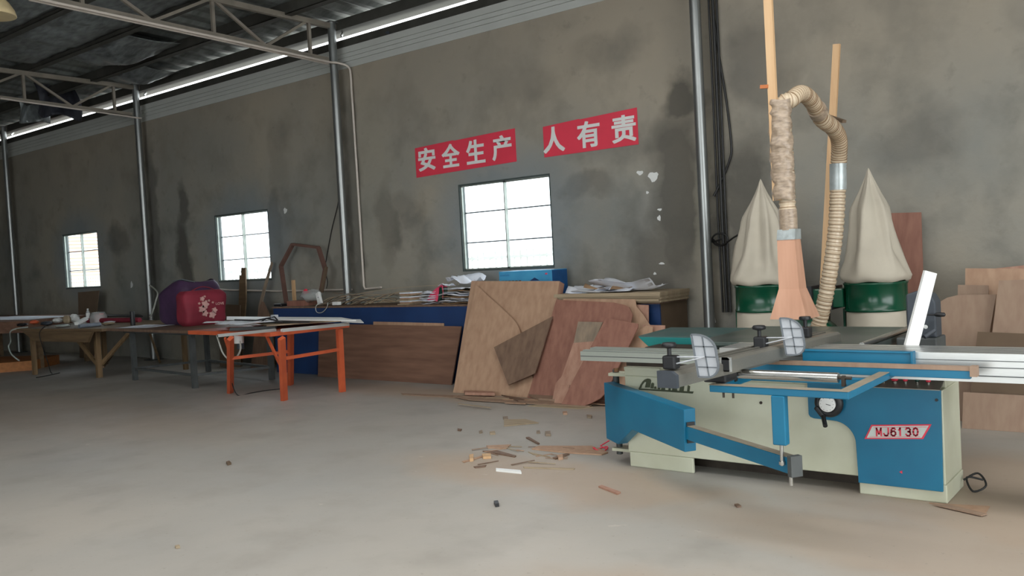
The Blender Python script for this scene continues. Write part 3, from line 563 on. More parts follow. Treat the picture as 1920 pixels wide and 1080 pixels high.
def stop(Yv, tag_):
    x0 = fx(Yv)+.055; w = .112; z0, z1 = .862, 1.055
    s_ = MB(); out = [(0, 0), (.045, 0)]+[(.045+.062*math.sin(math.radians(a)), .062-.062*math.cos(math.radians(a))*1.0) for a in range(15, 91, 15)]+[(.107, .13)]+[(.107-.085*(1-math.cos(math.radians(a))), .13+.063*math.sin(math.radians(a))) for a in range(15, 91, 15)]+[(0, .193)]
    sk = lambda q: (x0+q[0]-.14*q[1]+.02, Yv, z0+q[1])
    pl = s_.prism([sk(q) for q in out], (0, .006, 0)).build('flip_stop', 'cast', saw)
    r = MB()
    for zz in (.045, .092, .139): r.bar(sk((.004, zz)), sk((.104, zz)), .006, .006, (0,0,1))
    r.bar(sk((.052, .004)), sk((.052, .185)), .006, .006, (0,1,0))
    for i in range(len(out)): r.bar(sk(out[i]), sk(out[(i+1) % len(out)]), .008, .012, (0,1,0))
    r.build('rib', 'castd', pl)
    c = Vector((fx(Yv)-.06, Yv+.0, .905)); MB().box(c+Vector((-.035, -.03, -.012)), c+Vector((.03, .03, .052))).build('clamp_body', 'black', saw, bev=.008)
    MB().tube([c+Vector((-.01, 0, .05)), c+Vector((-.01, 0, .085))], .010, 10).lathe(c+Vector((-.01, 0, .085)), [(.015, 0), (.034, .006), (.036, .018), (.03, .026), (.01, .028)], 16).build('clamp_knob', 'black', saw)
    MB().tube([c+Vector((.03, 0, .045)), Vector(sk((.05, .092)))+Vector((0, -.006, 0))], .004, 6).tube([c+Vector((.03, -.01, .015)), Vector(sk((.05, .092)))+Vector((0, -.006, 0))], .004, 6).build('stop_link', 'cast', saw)
stop(3.66, ''); stop(4.52, '')
c = Vector((fx(4.98)-.03, 4.98, .905)); MB().box(c+Vector((-.03, -.03, 0)), c+Vector((.03, .03, .06))).build('clamp_body', 'black', saw, bev=.008); MB().tube([c+Vector((0, 0, .06)), c+Vector((0, 0, .1))], .010, 10).lathe(c+Vector((0, 0, .1)), [(.03, 0), (.034, .01), (.03, .02)], 14).build('clamp_knob', 'black', saw)
# swing arm: tapered blue box hinged at the left end, telescopic beam to the leg
A0 = Vector((-3.29, 5.12, 0)); E0 = Vector((lx, 4.01, 0)); dv = (E0-A0).normalized(); nv = Vector((-dv.y, dv.x, 0))
def armx(px, back=0):   # point on the arm's vertical plane under pixel column
    d = ray(px[0], px[1]); o = A0; n = Vector((dv.y, -dv.x, 0)); t = (o.dot(n))/(d.dot(n)); return Vector((d.x*t, d.y*t, H+d.z*t))
outl = [(1133, 717), (1290, 768), (1297, 848), (1284, 846), (1182, 806), (1156, 833), (1138, 823)]
outl = [(1132, 717), (1282, 768), (1284, 848), (1185, 806), (1158, 833), (1137, 822)]
ap = [armx(q) for q in outl]; k_ = nv*.075
arm = MB().prism(ap, k_).build('swing_arm', 'blue', saw, bev=.004)
q0, q1 = armx((1284, 812))-dv*.3, armx((1470, 872))
zc0, zc1 = armx((1286, 814)).z, armx((1470, 873)).z
zc = (zc0+zc1)/2; pA = armx((1284, 812))-dv*.2+k_*.5; pB = armx((1474, 872))+k_*.5; pA.z = zc0; pB.z = zc1
beam = MB().bar(pA, pB, .05, .078).build('telescopic_beam', 'blue', arm, bev=.003)
MB().bar(pA+Vector((0, 0, .041)), pB+Vector((0, 0, .041)), .048, .003).build('worn_beam_top', MATS['worn_grey_edge'], beam)
MB().bar(pB, pB+dv*.03, .062, .098).build('beam_end_cap', 'gsteel', beam)
MB().bar(armx((1284, 812))+k_*.5+Vector((0, 0, -.0)), armx((1284, 812))+k_*.5+dv*.008, .05, .12).build('arm_slot', 'black', arm)
e = pB-dv*.02
MB().tube([(lx, 4.01, .42), (lx, 4.01, zc1+.03)], .008, 10).build('screw_rod', 'chrome', beam); MB().tube([e+Vector((0, 0, -.05)), e+Vector((0, 0, -.10))], .009, 10).build('foot_screw', 'chrome', beam)
MB().tube([(-3.24, 5.2, .05), (-3.24, 5.2, .64)], .022, 12).build('hinge_post', 'gsteel', saw)
MB().box((-3.27, 5.15, .60), (-3.10, 5.26, .62)).build('hinge_bracket', 'cream', saw); MB().box((-3.27, 5.15, .08), (-3.10, 5.26, .10)).build('hinge_bracket', 'cream', saw)
MB().tube([(-3.23, 5.19, .625), (-3.23, 5.19, .65)], .018, 6).build('hinge_nut', mat('rusty_nut', (110, 78, 50), .7), saw)

# wooden dust hood above the blade, wrapped hose and battens
hd = thing('dust_hood', 'pinkish plywood dust hood with flared base above the saw table', 'dust hood', (-2.06, 5.42, .975))
qd = lambda x0, x1, y0, y1, z: [(x0, y0, z), (x1, y0, z), (x1, y1, z), (x0, y1, z)]
MB().hull8(qd(-2.19, -1.955, 5.38, 5.62, .972), qd(-2.132, -2.0, 5.40, 5.53, 1.16)).build('hood_flare', 'hood', hd)
MB().hull8(qd(-2.131, -2.001, 5.401, 5.529, 1.16), qd(-2.128, -2.015, 5.40, 5.50, 1.47)).build('duct', 'hood', hd)
MB().hull8(qd(-2.130, -2.012, 5.397, 5.503, 1.47), qd(-2.124, -2.01, 5.40, 5.50, 1.535)).build('silver_tape_band', 'stape', hd)
hose = thing('dust_hose', 'translucent ribbed dust extraction hose looping from the hood to the collector', 'hose', (-2.07, 5.45, 1.535))
hp = [(-2.068, 5.45, 1.53), (-2.072, 5.45, 1.75), (-2.075, 5.46, 2.0), (-2.08, 5.46, 2.3), onY(1483, 187, 5.5), onY(1502, 175, 5.65), onY(1522, 190, 5.85), onY(1540, 222, 6.1), onY(1562, 240, 6.35), onY(1573, 262, 6.5), onY(1573, 300, 6.6), onY(1571, 360, 6.6), onY(1566, 440, 6.6), onY(1553, 530, 6.6), onY(1540, 590, 6.62), onY(1526, 640, 6.66), (-2.5, 6.85, .6)]
full = smoothpath(hp, 26)
rr = [.050+.0035*math.sin(i*math.pi/2*1.0+.3)+(.004 if i > 180 else 0) for i in range(len(full))]
MB().tube(full, rr, 20).build('hose_tube', 'hose', hose)
# wire rings so that the ribbing reads at a distance
rg = MB(); acc = 0
for i in range(len(full)-1):
    acc += (full[i+1]-full[i]).length
    if acc > .021:
        acc = 0; d = (full[i+1]-full[i]).normalized(); rg.tube([full[i]-d*.0025, full[i]+d*.0025], .0535+(.004 if i > 180 else 0), 20)
o = rg.build('hose_wire', mat('hose_wire_brown', (150, 124, 96), .5), hose); o['kind'] = 'stuff'
wr = smoothpath([(-2.086, 5.44, 1.72), (-2.088, 5.44, 1.9), (-2.09, 5.44, 2.05), (-2.092, 5.445, 2.2), (-2.092, 5.45, 2.345)], 16)
wm = MB(); n = 22; vs = []
for i, p in enumerate(wr):
    for k in range(n):
        a = 2*math.pi*k/n; nn = noise.noise(Vector((math.cos(a)*2, math.sin(a)*2, p.z*22))); r_ = .066+.013*nn+.003*math.sin(p.z*60+3*math.sin(a+p.z*9))
        vs.append(p+Vector((r_*1.08*math.cos(a), r_*.95*math.sin(a), .006*math.sin(3*a+i))))
wm.add(vs, [(i*n+k, i*n+(k+1) % n, (i+1)*n+(k+1) % n, (i+1)*n+k) for i in range(len(wr)-1) for k in range(n)], True)
wm.build('tape_wrap', 'tape', hose)
MB().tube([(-2.07, 5.45, 1.53), (-2.07, 5.45, 1.60), (-2.071, 5.45, 1.66)], [.055, .057, .056], 20).build('tape_wrap', 'tape', hose)
MB().tube([onY(1571.5, 307, 6.6), onY(1571.5, 356, 6.6)], .060, 20).build('silver_tape_band', 'stape', hose)
d2 = onY(1534, 209, 5.99); MB().tube([onY(1531, 204, 5.96), onY(1536, 213, 6.02)], .062, 20).build('hose_joint', 'tape', hose)
bt = thing('wooden_batten', 'tall pale pine batten taped to the wrapped hose above the saw', 'wood batten', (-2.13, 5.38, 1.55), 'pine battens holding up the hose')
MB().bar((-2.118, 5.412, 1.72), (-2.126, 5.412, 4.86), .052, .028, (0,1,0)).build('batten', 'pine', bt)
MB().bar((-2.19, 5.40, 2.44), (-2.14, 5.40, 2.435), .022, .022).build('peg', mat('orange_brown_peg', (196, 116, 64), .6), bt)
b2_ = thing('wooden_batten', 'pale pine batten standing behind the hose in front of the wall', 'wood batten', (-2.48, 6.8, 0), 'pine battens holding up the hose')
pT = onY(1569, 83, 6.78); pBt = onY(1549, 450, 6.78); dr = (pBt-pT); pF = pT+dr*(pT.z/(pT.z-pBt.z))
MB().bar(pF+Vector((0, 0, .002)), pT, .05, .03, (0,1,0)).build('batten', 'pine', b2_)
MB().bar(onY(1553, 218, 6.73), onY(1583, 228, 6.55), .03, .02).build('peg', 'mdf', b2_)

# ================================================================== DUST COLLECTOR
dc = thing('dust_collector', 'green double-bag dust collector with cream cloth bags by the wall', 'dust collector', (-2.6, 7.4, 0))
def bagset(cx, side, seed):
    c = Vector((cx, 7.45, 0)); z1 = 1.105
    MB().lathe(c, [(.225, .862), (.245, .865), (.247, .88), (.24, .888), (.24, 1.075), (.247, 1.082), (.247, 1.095), (.235, 1.10)], 36).build('filter_ring', 'green', dc)
    ph = [random.uniform(0, 6.3) for _ in range(6)]
    prof = []; zz = [1.10, 1.115, 1.15, 1.2, 1.28, 1.36, 1.45, 1.53, 1.6, 1.66, 1.70, 1.75, 1.82, 1.9, 1.96, 2.0, 2.02]
    rr_ = [.236, .262, .276, .266, .240, .215, .20, .185, .172, .162, .15, .128, .092, .053, .026, .012, .002]
    def wob(t, j):
        z = zz[j]; k = min(1, (z-1.1)/.3); f = lambda q: 1-2*abs(math.sin(q))**.7
        return 1+k*(.17*f(t+ph[0]+z*.8)+.15*f(1.5*t*2+ph[1]-z*.9)+.05*math.sin(9*t+ph[2]+z*4))+.015*math.sin(11*t+ph[4]+z*26)*(1 if z < 1.3 else .3)
    b = MB(); n = 64; vs = []
    for j, (z, r) in enumerate(zip(zz, rr_)):
        sh = Vector((side*.02*(z-1.1), 0, 0))
        for k in range(n):
            t = 2*math.pi*k/n; q = r*wob(t, j); vs.append(c+sh+Vector((q*math.cos(t), q*math.sin(t), z+.008*math.sin(5*t+ph[3])*(1 if j < 4 else .3))))
    b.add(vs, [(i*n+k, i*n+(k+1) % n, (i+1)*n+(k+1) % n, (i+1)*n+k) for i in range(len(zz)-1) for k in range(n)], True)
    b.build('upper_bag', 'bagc', dc)
    MB().lathe(c, [(.15, .13), (.2, .14), (.235, .2), (.24, .45), (.236, .7), (.232, .862)], 36, wob=lambda t, j: 1+.02*math.sin(7*t+j+ph[4])).build('lower_bag', 'bagc', dc)
bagset(-3.08, 1, 1); bagset(-2.13, -1, 2)
MB().box((-2.87, 7.28, .90), (-2.34, 7.5, 1.055)).build('connecting_duct', 'green', dc, bev=.01)
MB().box((-2.62, 7.24, .89), (-2.58, 7.54, 1.08)).box((-2.44, 7.25, .885), (-2.42, 7.53, 1.075)).build('flange', 'black', dc)
MB().lathe((-2.6, 7.35, .6), [(.05, -.09), (.2, -.09), (.21, -.07), (.21, .07), (.2, .09), (.05, .09)], 28, (0, 1, 0)).box((-2.68, 7.26, .6), (-2.5, 7.44, .9)).build('fan_housing', 'green', dc)
MB().lathe((-2.6, 7.35, .6), [(.09, .09), (.1, .1), (.1, .3), (.07, .33)], 20, (0, 1, 0)).build('motor', 'dgrey', dc)
MB().tube([(-2.6, 7.26, .6), (-2.58, 7.1, .6), (-2.5, 6.9, .6)], .062, 16).build('inlet', 'green', dc)
fr = MB().box((-3.3, 7.2, .06), (-1.9, 7.25, .1)).box((-3.3, 7.65, .06), (-1.9, 7.7, .1)).box((-3.3, 7.2, .1), (-1.9, 7.7, .12))
for x_ in (-3.28, -1.95):
    for y_ in (7.23, 7.67): fr.tube([(x_, y_, 0), (x_, y_, .06)], .03, 10)
for x_ in (-3.335, -2.835, -2.385, -1.885):
    fr.box((x_-.01, 7.44, .12), (x_+.01, 7.47, .88))
fr.box((-2.65, 7.3, .12), (-2.55, 7.4, .42)).build('frame', 'green', dc)

# tall reddish board leaning on the wall behind the right bag, and floor column machine
def lean(name, label, px, Yb, k, th, m, cat='board', kx=0, group=None, ground=True, drop=None):
    """sheet leaning on something: outline seen at px on the plane Y = Yb + k z (+ kx X)"""
    pts = [onY(q[0], q[1], Yb, k, kx) for q in px]; n = Vector((kx, -1, k)).normalized()
    if drop:
        for i in drop: pts[i].y -= k*pts[i].z; pts[i].z = 0.001
    for p in pts: p.z = max(p.z, .001)
    return MB().prism(pts, -n*th).build(name, m, label=label, cat=cat, group=group)
lean('plywood_board', 'tall narrow reddish board leaning on the wall behind the right filter bag', [(1650, 400), (1727, 398), (1735, 640), (1760, 760), (1650, 760)], 7.95, .2, .012, 'plyr', drop=(3, 4))
mc = thing('machine_column', 'dark grey machine column with two black handles behind the leaning white plank', 'machine', (-1.4, 5.72, 0))
MB().box((-1.50, 5.62, 0), (-1.27, 5.85, .84)).build('base', 'gsteel', mc, bev=.01)
MB().prism([(-1.44, 5.64, .84), (-1.275, 5.64, .84), (-1.275, 5.64, 1.05), (-1.30, 5.64, 1.10), (-1.38, 5.64, 1.12), (-1.44, 5.64, 1.10)], (0, .14, 0)).build('head', 'dgrey', mc, bev=.01)
q = onY(1752, 590, 5.6); MB().tube([q+Vector((-.08, 0, 0)), q], .005, 8).lathe(q, [(.006, 0), (.012, .01), (.014, .03), (.012, .055), (.004, .06)], 12, (1, 0, 0)).build('handle', 'black', mc)
q = onY(1733, 632, 5.55); q2 = onY(1752, 619, 5.6); MB().tube([q, q2], .013, 12).build('handle', 'dgrey', mc)
q = onY(1738, 612, 5.6); MB().tube([q, q+Vector((0, -.03, 0))], .012, 10).build('knob', 'chrome', mc)
pA, pB_, pC, pD = onY(1698, 642, 5.08), onY(1723, 645, 5.08), onY(1757, 513, 5.3), onY(1735, 507, 5.3)
pA.z = pB_.z = .857
MB().prism([pA, pB_, pC, pD], (-.018, .03, .0)).build('white_plank', 'white', label='short white plank leaning on the saw carriage, dirty patch on its face', cat='plank')

# ================================================================== RIGHT PILE OF BOARDS
G = 'plywood sheets leaning on the wall at the right edge'
lean('plywood_board', 'tallest pinkish plywood sheet at the back of the right-hand pile', [(1868, 503), (1990, 490), (1990, 815), (1868, 806)], 7.70, .33, .012, 'ply2', group=G, drop=(2, 3))
lean('plywood_board', 'square-cornered plywood sheet just in front of the tallest one at the right', [(1810, 503), (1960, 504), (1960, 812), (1806, 801)], 7.62, .33, .012, 'ply', group=G, drop=(2, 3))
lean('plywood_board', 'lower stepped plywood sheet behind the round-cornered one at the right', [(1796, 534), (1853, 535), (1858, 800), (1790, 798)], 7.54, .33, .012, 'plyc', group=G, drop=(2, 3))
lean('plywood_board', 'plywood sheet with a rounded upper left corner leaning at the right', [(1749, 800), (1749, 592), (1753, 577), (1762, 566), (1776, 558), (1796, 553), (1868, 552), (1856, 620), (1850, 803)], 7.44, .33, .012, 'plyc', group=G, drop=(0, 8))
lean('plywood_board', 'plywood sheet with a pale left edge crossing the front of the right-hand pile', [(1873, 526), (1985, 522), (1985, 812), (1838, 804)], 7.36, .33, .012, 'plyc', group=G, drop=(2, 3))
lean('plywood_board', 'low dark brown sheet in front of the right-hand pile, seen above the carriage', [(1833, 622), (1985, 628), (1985, 812), (1812, 800)], 7.24, .33, .014, 'mdf', group=G, drop=(2, 3))
lean('plywood_board', 'lowest plain brown sheet at the front of the right-hand pile, under the carriage', [(1806, 735), (1985, 745), (1985, 812), (1804, 796)], 7.16, .33, .014, 'plyc', group=G, drop=(2, 3))

# ================================================================== BLUE COUNTER AND WHAT LEANS ON IT
ct = thing('long_counter', 'long blue-fronted counter with a brown end panel under the big window', 'counter', (-7.4, 8.0, 0))
MB().box((-10.50, 7.75, .0), (-4.28, 7.77, .915)).build('front_panel', 'blueb', ct)
MB().box((-10.52, 7.74, .915), (-9.58, 8.33, .935)).box((-9.58, 7.74, .915), (-9.28, 8.08, .935)).box((-9.28, 7.74, .915), (-4.27, 8.33, .935)).build('top', 'plyd', ct)
MB().box((-4.30, 7.77, 0), (-4.28, 8.33, .915)).build('end_panel', 'mdf', ct); MB().box((-10.50, 7.77, 0), (-10.48, 8.33, .915)).build('end_panel', 'mdf', ct)
MB().box((-10.48, 8.3, 0), (-9.6, 8.33, .915)).build('back_panel', 'mdf', ct); MB().box((-9.26, 8.3, 0), (-4.3, 8.33, .915)).build('back_panel', 'mdf', ct)
lean('plywood_board', 'long dark brown plywood sheet standing against the blue counter front', [(598, 607), (865, 612), (846, 722), (596, 703)], 7.60, .12, .015, 'plyb', drop=(2, 3), group='boards leaning on the blue counter')
lean('plywood_board', 'narrow pale strip of board showing just above the long dark brown sheet', [(700, 603), (832, 606), (832, 640), (700, 640)], 7.66, .1, .010, 'ply', drop=(2, 3), group='boards leaning on the blue counter')
GB = 'boards leaning on the blue counter'
# the two big tan panels (hollow door-like panel + round-cornered sheet) and dark offcut
def leanbox(name, label, px, Yb, k, th, m, me, drop=()):
    pts = [onY(q[0], q[1], Yb, k) for q in px]; n = Vector((0, -1, k)).normalized()
    for i in drop: pts[i].y -= k*pts[i].z; pts[i].z = 0.001
    t = thing(name, label, 'board', tuple(pts[0]), GB); MB().prism(pts, -n*.006).build('face', m, t); MB().prism([p-n*.006 for p in pts], -n*th).build('core', me, t); return t
leanbox('plywood_slab', 'thick tan plywood slab with bare sanded spots, leaning on the counter', [(884, 527), (1049, 527), (1020, 700), (990, 746), (850, 735)], 7.22, .42, .09, 'ply', 'ply2', (3, 4))
lean('plywood_board', 'tan plywood sheet with a rounded corner in front of the thick panel', [(893, 535), (900, 541), (940, 577), (958, 594), (968, 605), (974, 618), (978, 634), (1010, 748), (849, 737)], 7.17, .42, .010, 'ply', drop=(7, 8), group=GB)
lean('plywood_board', 'small dark brown rectangular offcut propped against the tan panels', [(926, 651), (1036, 593), (1003, 700), (953, 722)], 7.08, .42, .012, 'plyd', group=GB)
lean('plywood_board', 'pale tan sheet with a clipped corner at the back of the right-hand group of boards', [(1056, 560), (1191, 561), (1193, 574), (1206, 590), (1219, 610), (1224, 630), (1222, 758), (1056, 756)], 7.28, .36, .010, 'ply', drop=(6, 7), group=GB)
lean('plywood_board', 'pinkish narrow offcut behind the right-hand boards, next to the blue counter end', [(1190, 571), (1216, 572), (1216, 612), (1216, 758), (1190, 758)], 7.36, .34, .010, 'ply2', drop=(3, 4), group=GB)
lean('plywood_board', 'pinkish offcut with a square top between the boards and the saw table', [(1205, 609), (1247, 610), (1240, 760), (1200, 760)], 7.22, .30, .010, 'ply2', drop=(2, 3), group=GB)
lean('plywood_board', 'large reddish plywood sheet leaning on the right-hand group, top left corner square', [(1043, 562), (1150, 567), (1172, 572), (1180, 576), (1186, 590), (1150, 752), (1090, 750), (990, 738)], 7.16, .38, .010, 'plyr', drop=(5, 6, 7), group=GB)
lean('plywood_board', 'tan sheet with a curved left edge beside the saw rail', [(1224, 613), (1212, 610), (1200, 618), (1190, 630), (1178, 650), (1160, 690), (1140, 752), (1215, 760)], 7.10, .38, .010, 'ply', drop=(6, 7), group=GB)
lean('plywood_board', 'greyish offcut with a square top in the middle of the right-hand boards', [(1084, 603), (1130, 604), (1112, 645), (1075, 645)], 7.02, .42, .008, 'plyg', group=GB)
lean('plywood_board', 'long slanting pink offcut in front of the reddish sheet', [(1075, 643), (1112, 640), (1128, 642), (1080, 753), (1036, 748), (1042, 718), (1053, 706)], 6.99, .42, .008, 'ply2', drop=(3, 4), group=GB)
lean('plywood_board', 'dark red round-cornered slab slanting across the front of the boards', [(1136, 596), (1196, 607), (1196, 614), (1150, 707), (1135, 737), (1125, 747), (1108, 756), (1090, 757), (1053, 752), (1075, 712)], 6.90, .46, .012, 'plyr', drop=(7, 8), group=GB)
lean('plywood_board', 'small square pink offcut at the foot of the slanting boards', [(1048, 722), (1068, 722), (1062, 748), (1040, 746)], 6.93, .40, .008, 'ply2', drop=(2, 3), group=GB)

# --- stack of sheets on the counter's right end
zz = .9355; SL = ['lowest', 'second lowest', 'third lowest', 'third from the top', 'second from the top', 'topmost']
for i in range(6):
    z0 = zz; z1 = zz+.0165; zz = z1+.0006; dx = random.uniform(-.02, .02); sh = random.uniform(-.03, .02)
    MB().box((-5.5+dx, 7.66+sh, z0), (-4.22+dx*.6-(.0 if i else 0), 8.27, z1)).build('plywood_sheet', 'edge', label='yellowish sheet stacked flat on the counter end, %s of its stack' % SL[i], cat='board', group='sheets stacked flat on the counter end')
STOP = zz
def sheet(label, c, w, d, ang, zamp, seed, m='paper', name='paper_sheet', group=None, th=.0015, n=8, cat='paper'):
    ca, sa = math.cos(ang), math.sin(ang)
    def fn(u, v):
        x_ = (u-.5)*w; y_ = (v-.5)*d; nn = noise.noise(Vector((u*2.2+seed, v*2.2, seed*1.7)))
        return (c[0]+x_*ca-y_*sa, c[1]+x_*sa+y_*ca, c[2]+max(0, zamp*(.5+nn*1.4)))
    return MB().grid(fn, n, n, (0, 0, th)).build(name, m, label=label, cat=cat, group=group)
GP = 'crumpled papers on the stacked sheets'
sheet('crumpled white paper arching up on the left of the stacked sheets', (-5.15, 7.9, STOP), .5, .35, .2, .10, 2, group=GP)
sheet('long folded white paper lying over the right of the stacked sheets', (-4.75, 7.95, STOP+.012), .75, .38, -.1, .09, 5, group=GP)
sheet('flat white paper hanging over the front edge of the stacked sheets', (-4.95, 7.82, STOP+.002), .7, .3, .05, .03, 8, group=GP)
sheet('brown wrapping paper between the white papers on the stacked sheets', (-4.9, 7.9, STOP+.03), .6, .2, .1, .06, 11, 'cardb', group=GP)
# carton under the window
cx0, cx1 = -6.50, -5.74
ca_ = thing('carton', 'long blue printed carton standing on the counter under the big window', 'box', (-6, 8.1, .9355))
MB().box((cx0, 7.98, .9355), (cx1, 8.28, 1.297)).build('box_body', 'carton', ca_, bev=.004)
MB().box((cx1, 7.985, .94), (cx1+.002, 8.275, 1.29)).build('dark_print', mat('carton_dark_blue', (24, 86, 146), .5), ca_)
MB().prism([(-6.05, 7.976, 1.18), (-5.98, 7.976, 1.215), (-5.91, 7.976, 1.18)], (0, .003, 0)).build('print_mark', 'blueb', ca_)
MB().box((-6.48, 7.976, 1.24), (-6.34, 7.98, 1.262)).build('print_mark', mat('carton_blue_mark', (60, 140, 190), .5), ca_)
MB().box((-5.83, 7.976, 1.245), (-5.80, 7.98, 1.262)).build('print_mark', 'pink', ca_)
for k in range(6): MB().box((-6.46+k*.05, 7.976, 1.165), (-6.425+k*.05, 7.98, 1.19)).build('print_mark', 'dgrey', ca_)

# --- loose things on the counter
zc = .9355
ORD = ('lowest','second from the bottom','third from the bottom','fourth from the bottom','fifth from the bottom','sixth from the bottom','seventh from the bottom','eighth from the bottom','topmost')
for i in range(9):     # stacked offcut blocks
    p = onY(777, 560, 7.95); MB().box((p.x-.16+random.uniform(-.03, .03), 7.85+random.uniform(-.03, .02), zc+i*.0175), (p.x+.03+random.uniform(-.02, .02), 8.05, zc+i*.0175+.013)).build('small_board', ('edge', 'ply', 'paper')[i % 3], label='small pale board in the stack left of the pink bag, '+ORD[i], cat='board', group='small boards stacked left of the pink bag')
for i in range(7):
    p = onY(790, 560, 7.95); sheet('pale paper in the ragged pile beside the pink bag, '+(ORD[i] if i < 6 else ORD[8]), (p.x+.18, 7.95, zc+i*.023), .22+random.uniform(-.03, .05), .2, random.uniform(-.15, .15), .02, i+20, group='paper sheets in the pile left of the pink bag', th=.004, n=4)
for i in range(8):
    p = onY(868, 560, 7.95); sheet('sheet in the fanned pile behind the tan panel, '+(ORD[i] if i < 7 else ORD[8]), (p.x-.02, 7.95, zc+.0+i*.024), .42+random.uniform(-.1, .1), .28, random.uniform(-.3, .3), .025, i+40, 'paper' if i % 3 else 'cardb', group='sheets in the fanned pile behind the tan panel', th=.004, n=5)
p = onY(874, 528, 7.95); sheet('white folded paper standing up on top of the fanned pile by the tan panel', (p.x, 7.95, zc+.24), .42, .25, .1, .10, 61)
sheet('small curled white paper slipping off the fanned pile', (p.x-.3, 7.93, zc+.215), .22, .1, -.1, .03, 64)
pb = thing('pink_bag', 'pink plastic bag with thin handle standing on the counter', 'bag', tuple(onY(812, 564, 7.9)))
P3 = lambda x, y: onY(x, y, 7.9)
MB().prism([P3(800, 564), P3(806, 552), P3(818, 540), P3(826, 536), P3(823, 552), P3(820, 565)], (0, .12, 0)).build('bag_body', 'pink', pb)
MB().tube([P3(826, 536), P3(829, 535), P3(831, 548), P3(830, 560)], .008, 6).build('handle', 'pink', pb)
MB().prism([P3(821, 565), P3(824, 538), P3(829, 540), P3(828, 560)], (0, .1, 0)).build('dark_lining', 'dgreen', pb)
# shavings and slats along the counter
GS = 'thin trim strips strewn over the counter'
strips = [((600, 572), (700, 548), 'long pale trim strip rising to the right over the counter clutter'), ((612, 566), (735, 565), 'dark thin trim strip lying to the right past the column'), ((640, 556), (860, 533), 'longest pale strip running up to the fanned paper pile'), ((605, 574), (660, 549), 'short pale trim strip crossing in front of the column'), ((625, 549), (745, 566), 'pale trim strip sloping down to the right behind the column'), ((690, 568), (800, 566), 'flat tan strip on the front edge of the counter'), ((590, 571), (640, 573), 'tan strip end lying by the white socket box'), ((770, 568), (850, 567), 'ragged pale strip on the counter edge below the pink bag'), ((832, 573), (868, 567), 'white splinter poking over the counter edge near the tan panel'), ((838, 566), (872, 562), 'twisted pale offcut on the counter beside the tan panel')]
for i, (a, b, lab) in enumerate(strips):
    Y0 = 7.80+.04*(i % 5); pa_ = onY(a[0], a[1], Y0); pb_ = onY(b[0], b[1], Y0+.1); pa_.z = max(pa_.z, zc+.008); pb_.z = max(pb_.z, zc+.008)
    mid = pa_.lerp(pb_, .5)+Vector((0, 0, .035 if pb_.z > zc+.05 else .01))
    w = MB(); pts = smoothpath([pa_, mid, pb_], 6)
    for j in range(len(pts)-1): w.bar(pts[j], pts[j+1], .02, .005)
    w.build('trim_strip', ('plyg', 'plyd', 'edge')[i % 3] if i != 8 else 'white', label=lab, cat='wood strip', group=GS)
for i in range(16):
    xa = onY(598+i*7.5, 566, 7.9).x; Lq = .5+.35*random.random(); an = random.uniform(-.45, .45); rise = random.uniform(.01, .13)
    pa_ = Vector((xa, 7.86+.02*(i % 6), zc+.012+.006*(i % 4))); pb_ = pa_+Vector((Lq*math.cos(an), abs(.25*math.sin(an)), rise)); md = pa_.lerp(pb_, .5)+Vector((0, 0, .04+.03*random.random()))
    w = MB(); pts = smoothpath([pa_, md, pb_], 5)
    for j in range(len(pts)-1): w.bar(pts[j], pts[j+1], .028, .008)
    w.build('trim_strip', ('edge', 'plyg', 'alupale', 'edge')[i % 4], label='thin curved trim strip in the tangle around the foot of the column', cat='wood strip', group='tangled trim strips by the column')
p = onY(575, 566, 7.9); MB().box((p.x-.38, 7.85, zc), (p.x-.02, 8.1, zc+.075)).build('wooden_tray', 'plyr', label='low reddish brown wooden box on the left end of the counter', cat='box')
def blob(name, label, c, r, m, cat, seed, sq=(1, 1, 1)):
    b = MB(); n, k2 = 22, 12; vs = []
    for j in range(k2+1):
        ph = math.pi*j/k2
        for i in range(n):
            t = 2*math.pi*i/n; d = Vector((math.sin(ph)*math.cos(t), math.sin(ph)*math.sin(t), math.cos(ph))); rr2 = r*(1+.35*noise.noise(d*2.2+Vector((seed, 0, 0))))
            v = Vector(c)+Vector((d.x*rr2*sq[0], d.y*rr2*sq[1], d.z*rr2*sq[2])); vs.append(v)
    b.add(vs, [(j*n+i, j*n+(i+1) % n, (j+1)*n+(i+1) % n, (j+1)*n+i) for j in range(k2) for i in range(n)], True)
    z0 = min(v.z for v in b.v); b.v = [v+Vector((0, 0, c[2]-z0)) for v in b.v]
    return b.build(name, m, label=label, cat=cat)
q = onY(583, 560, 7.95); blob('plastic_bag', 'crumpled clear plastic bag on the counter with a red print', (q.x, 7.95, zc+.04), .17, 'clear', 'bag', 3, (1.2, .6, .5))
q = onY(573, 548, 7.9); blob('red_disc', 'small red round lid lying on the plastic bag', (q.x, 7.9, q.z-.03), .045, 'red', 'lid', 5, (1, .5, .8))
sb = thing('socket_box', 'white wall socket box leaning in the clutter on the counter', 'socket', tuple(onY(603, 570, 7.85)))
a, b = onY(596, 549, 7.85), onY(601, 570, 7.82); b.z = max(b.z, zc+.01); MB().bar(a, b, .075, .04, (0,1,0)).build('housing', 'white', sb, bev=.006); MB().tube([a.lerp(b, .4)+Vector((.01, -.02, 0)), a.lerp(b, .4)+Vector((.01, -.026, 0))], .006, 8).build('socket_hole', 'dgrey', sb)
q = onY(630, 565, 7.82); MB().box((q.x-.06, 7.80, zc+.01), (q.x+.06, 7.86, zc+.055)).build('plug_box', 'white', label='small white plug box lying on the counter strips', cat='plug', bev=.005)
cable('cable', 'pale cable loop hanging over the blue counter front', [onY(615, 568, 7.74), onY(612, 578, 7.735), onY(603, 586, 7.735), onY(594, 585, 7.735), onY(592, 576, 7.74), onY(598, 567, 7.78)], .005, 'wcable')
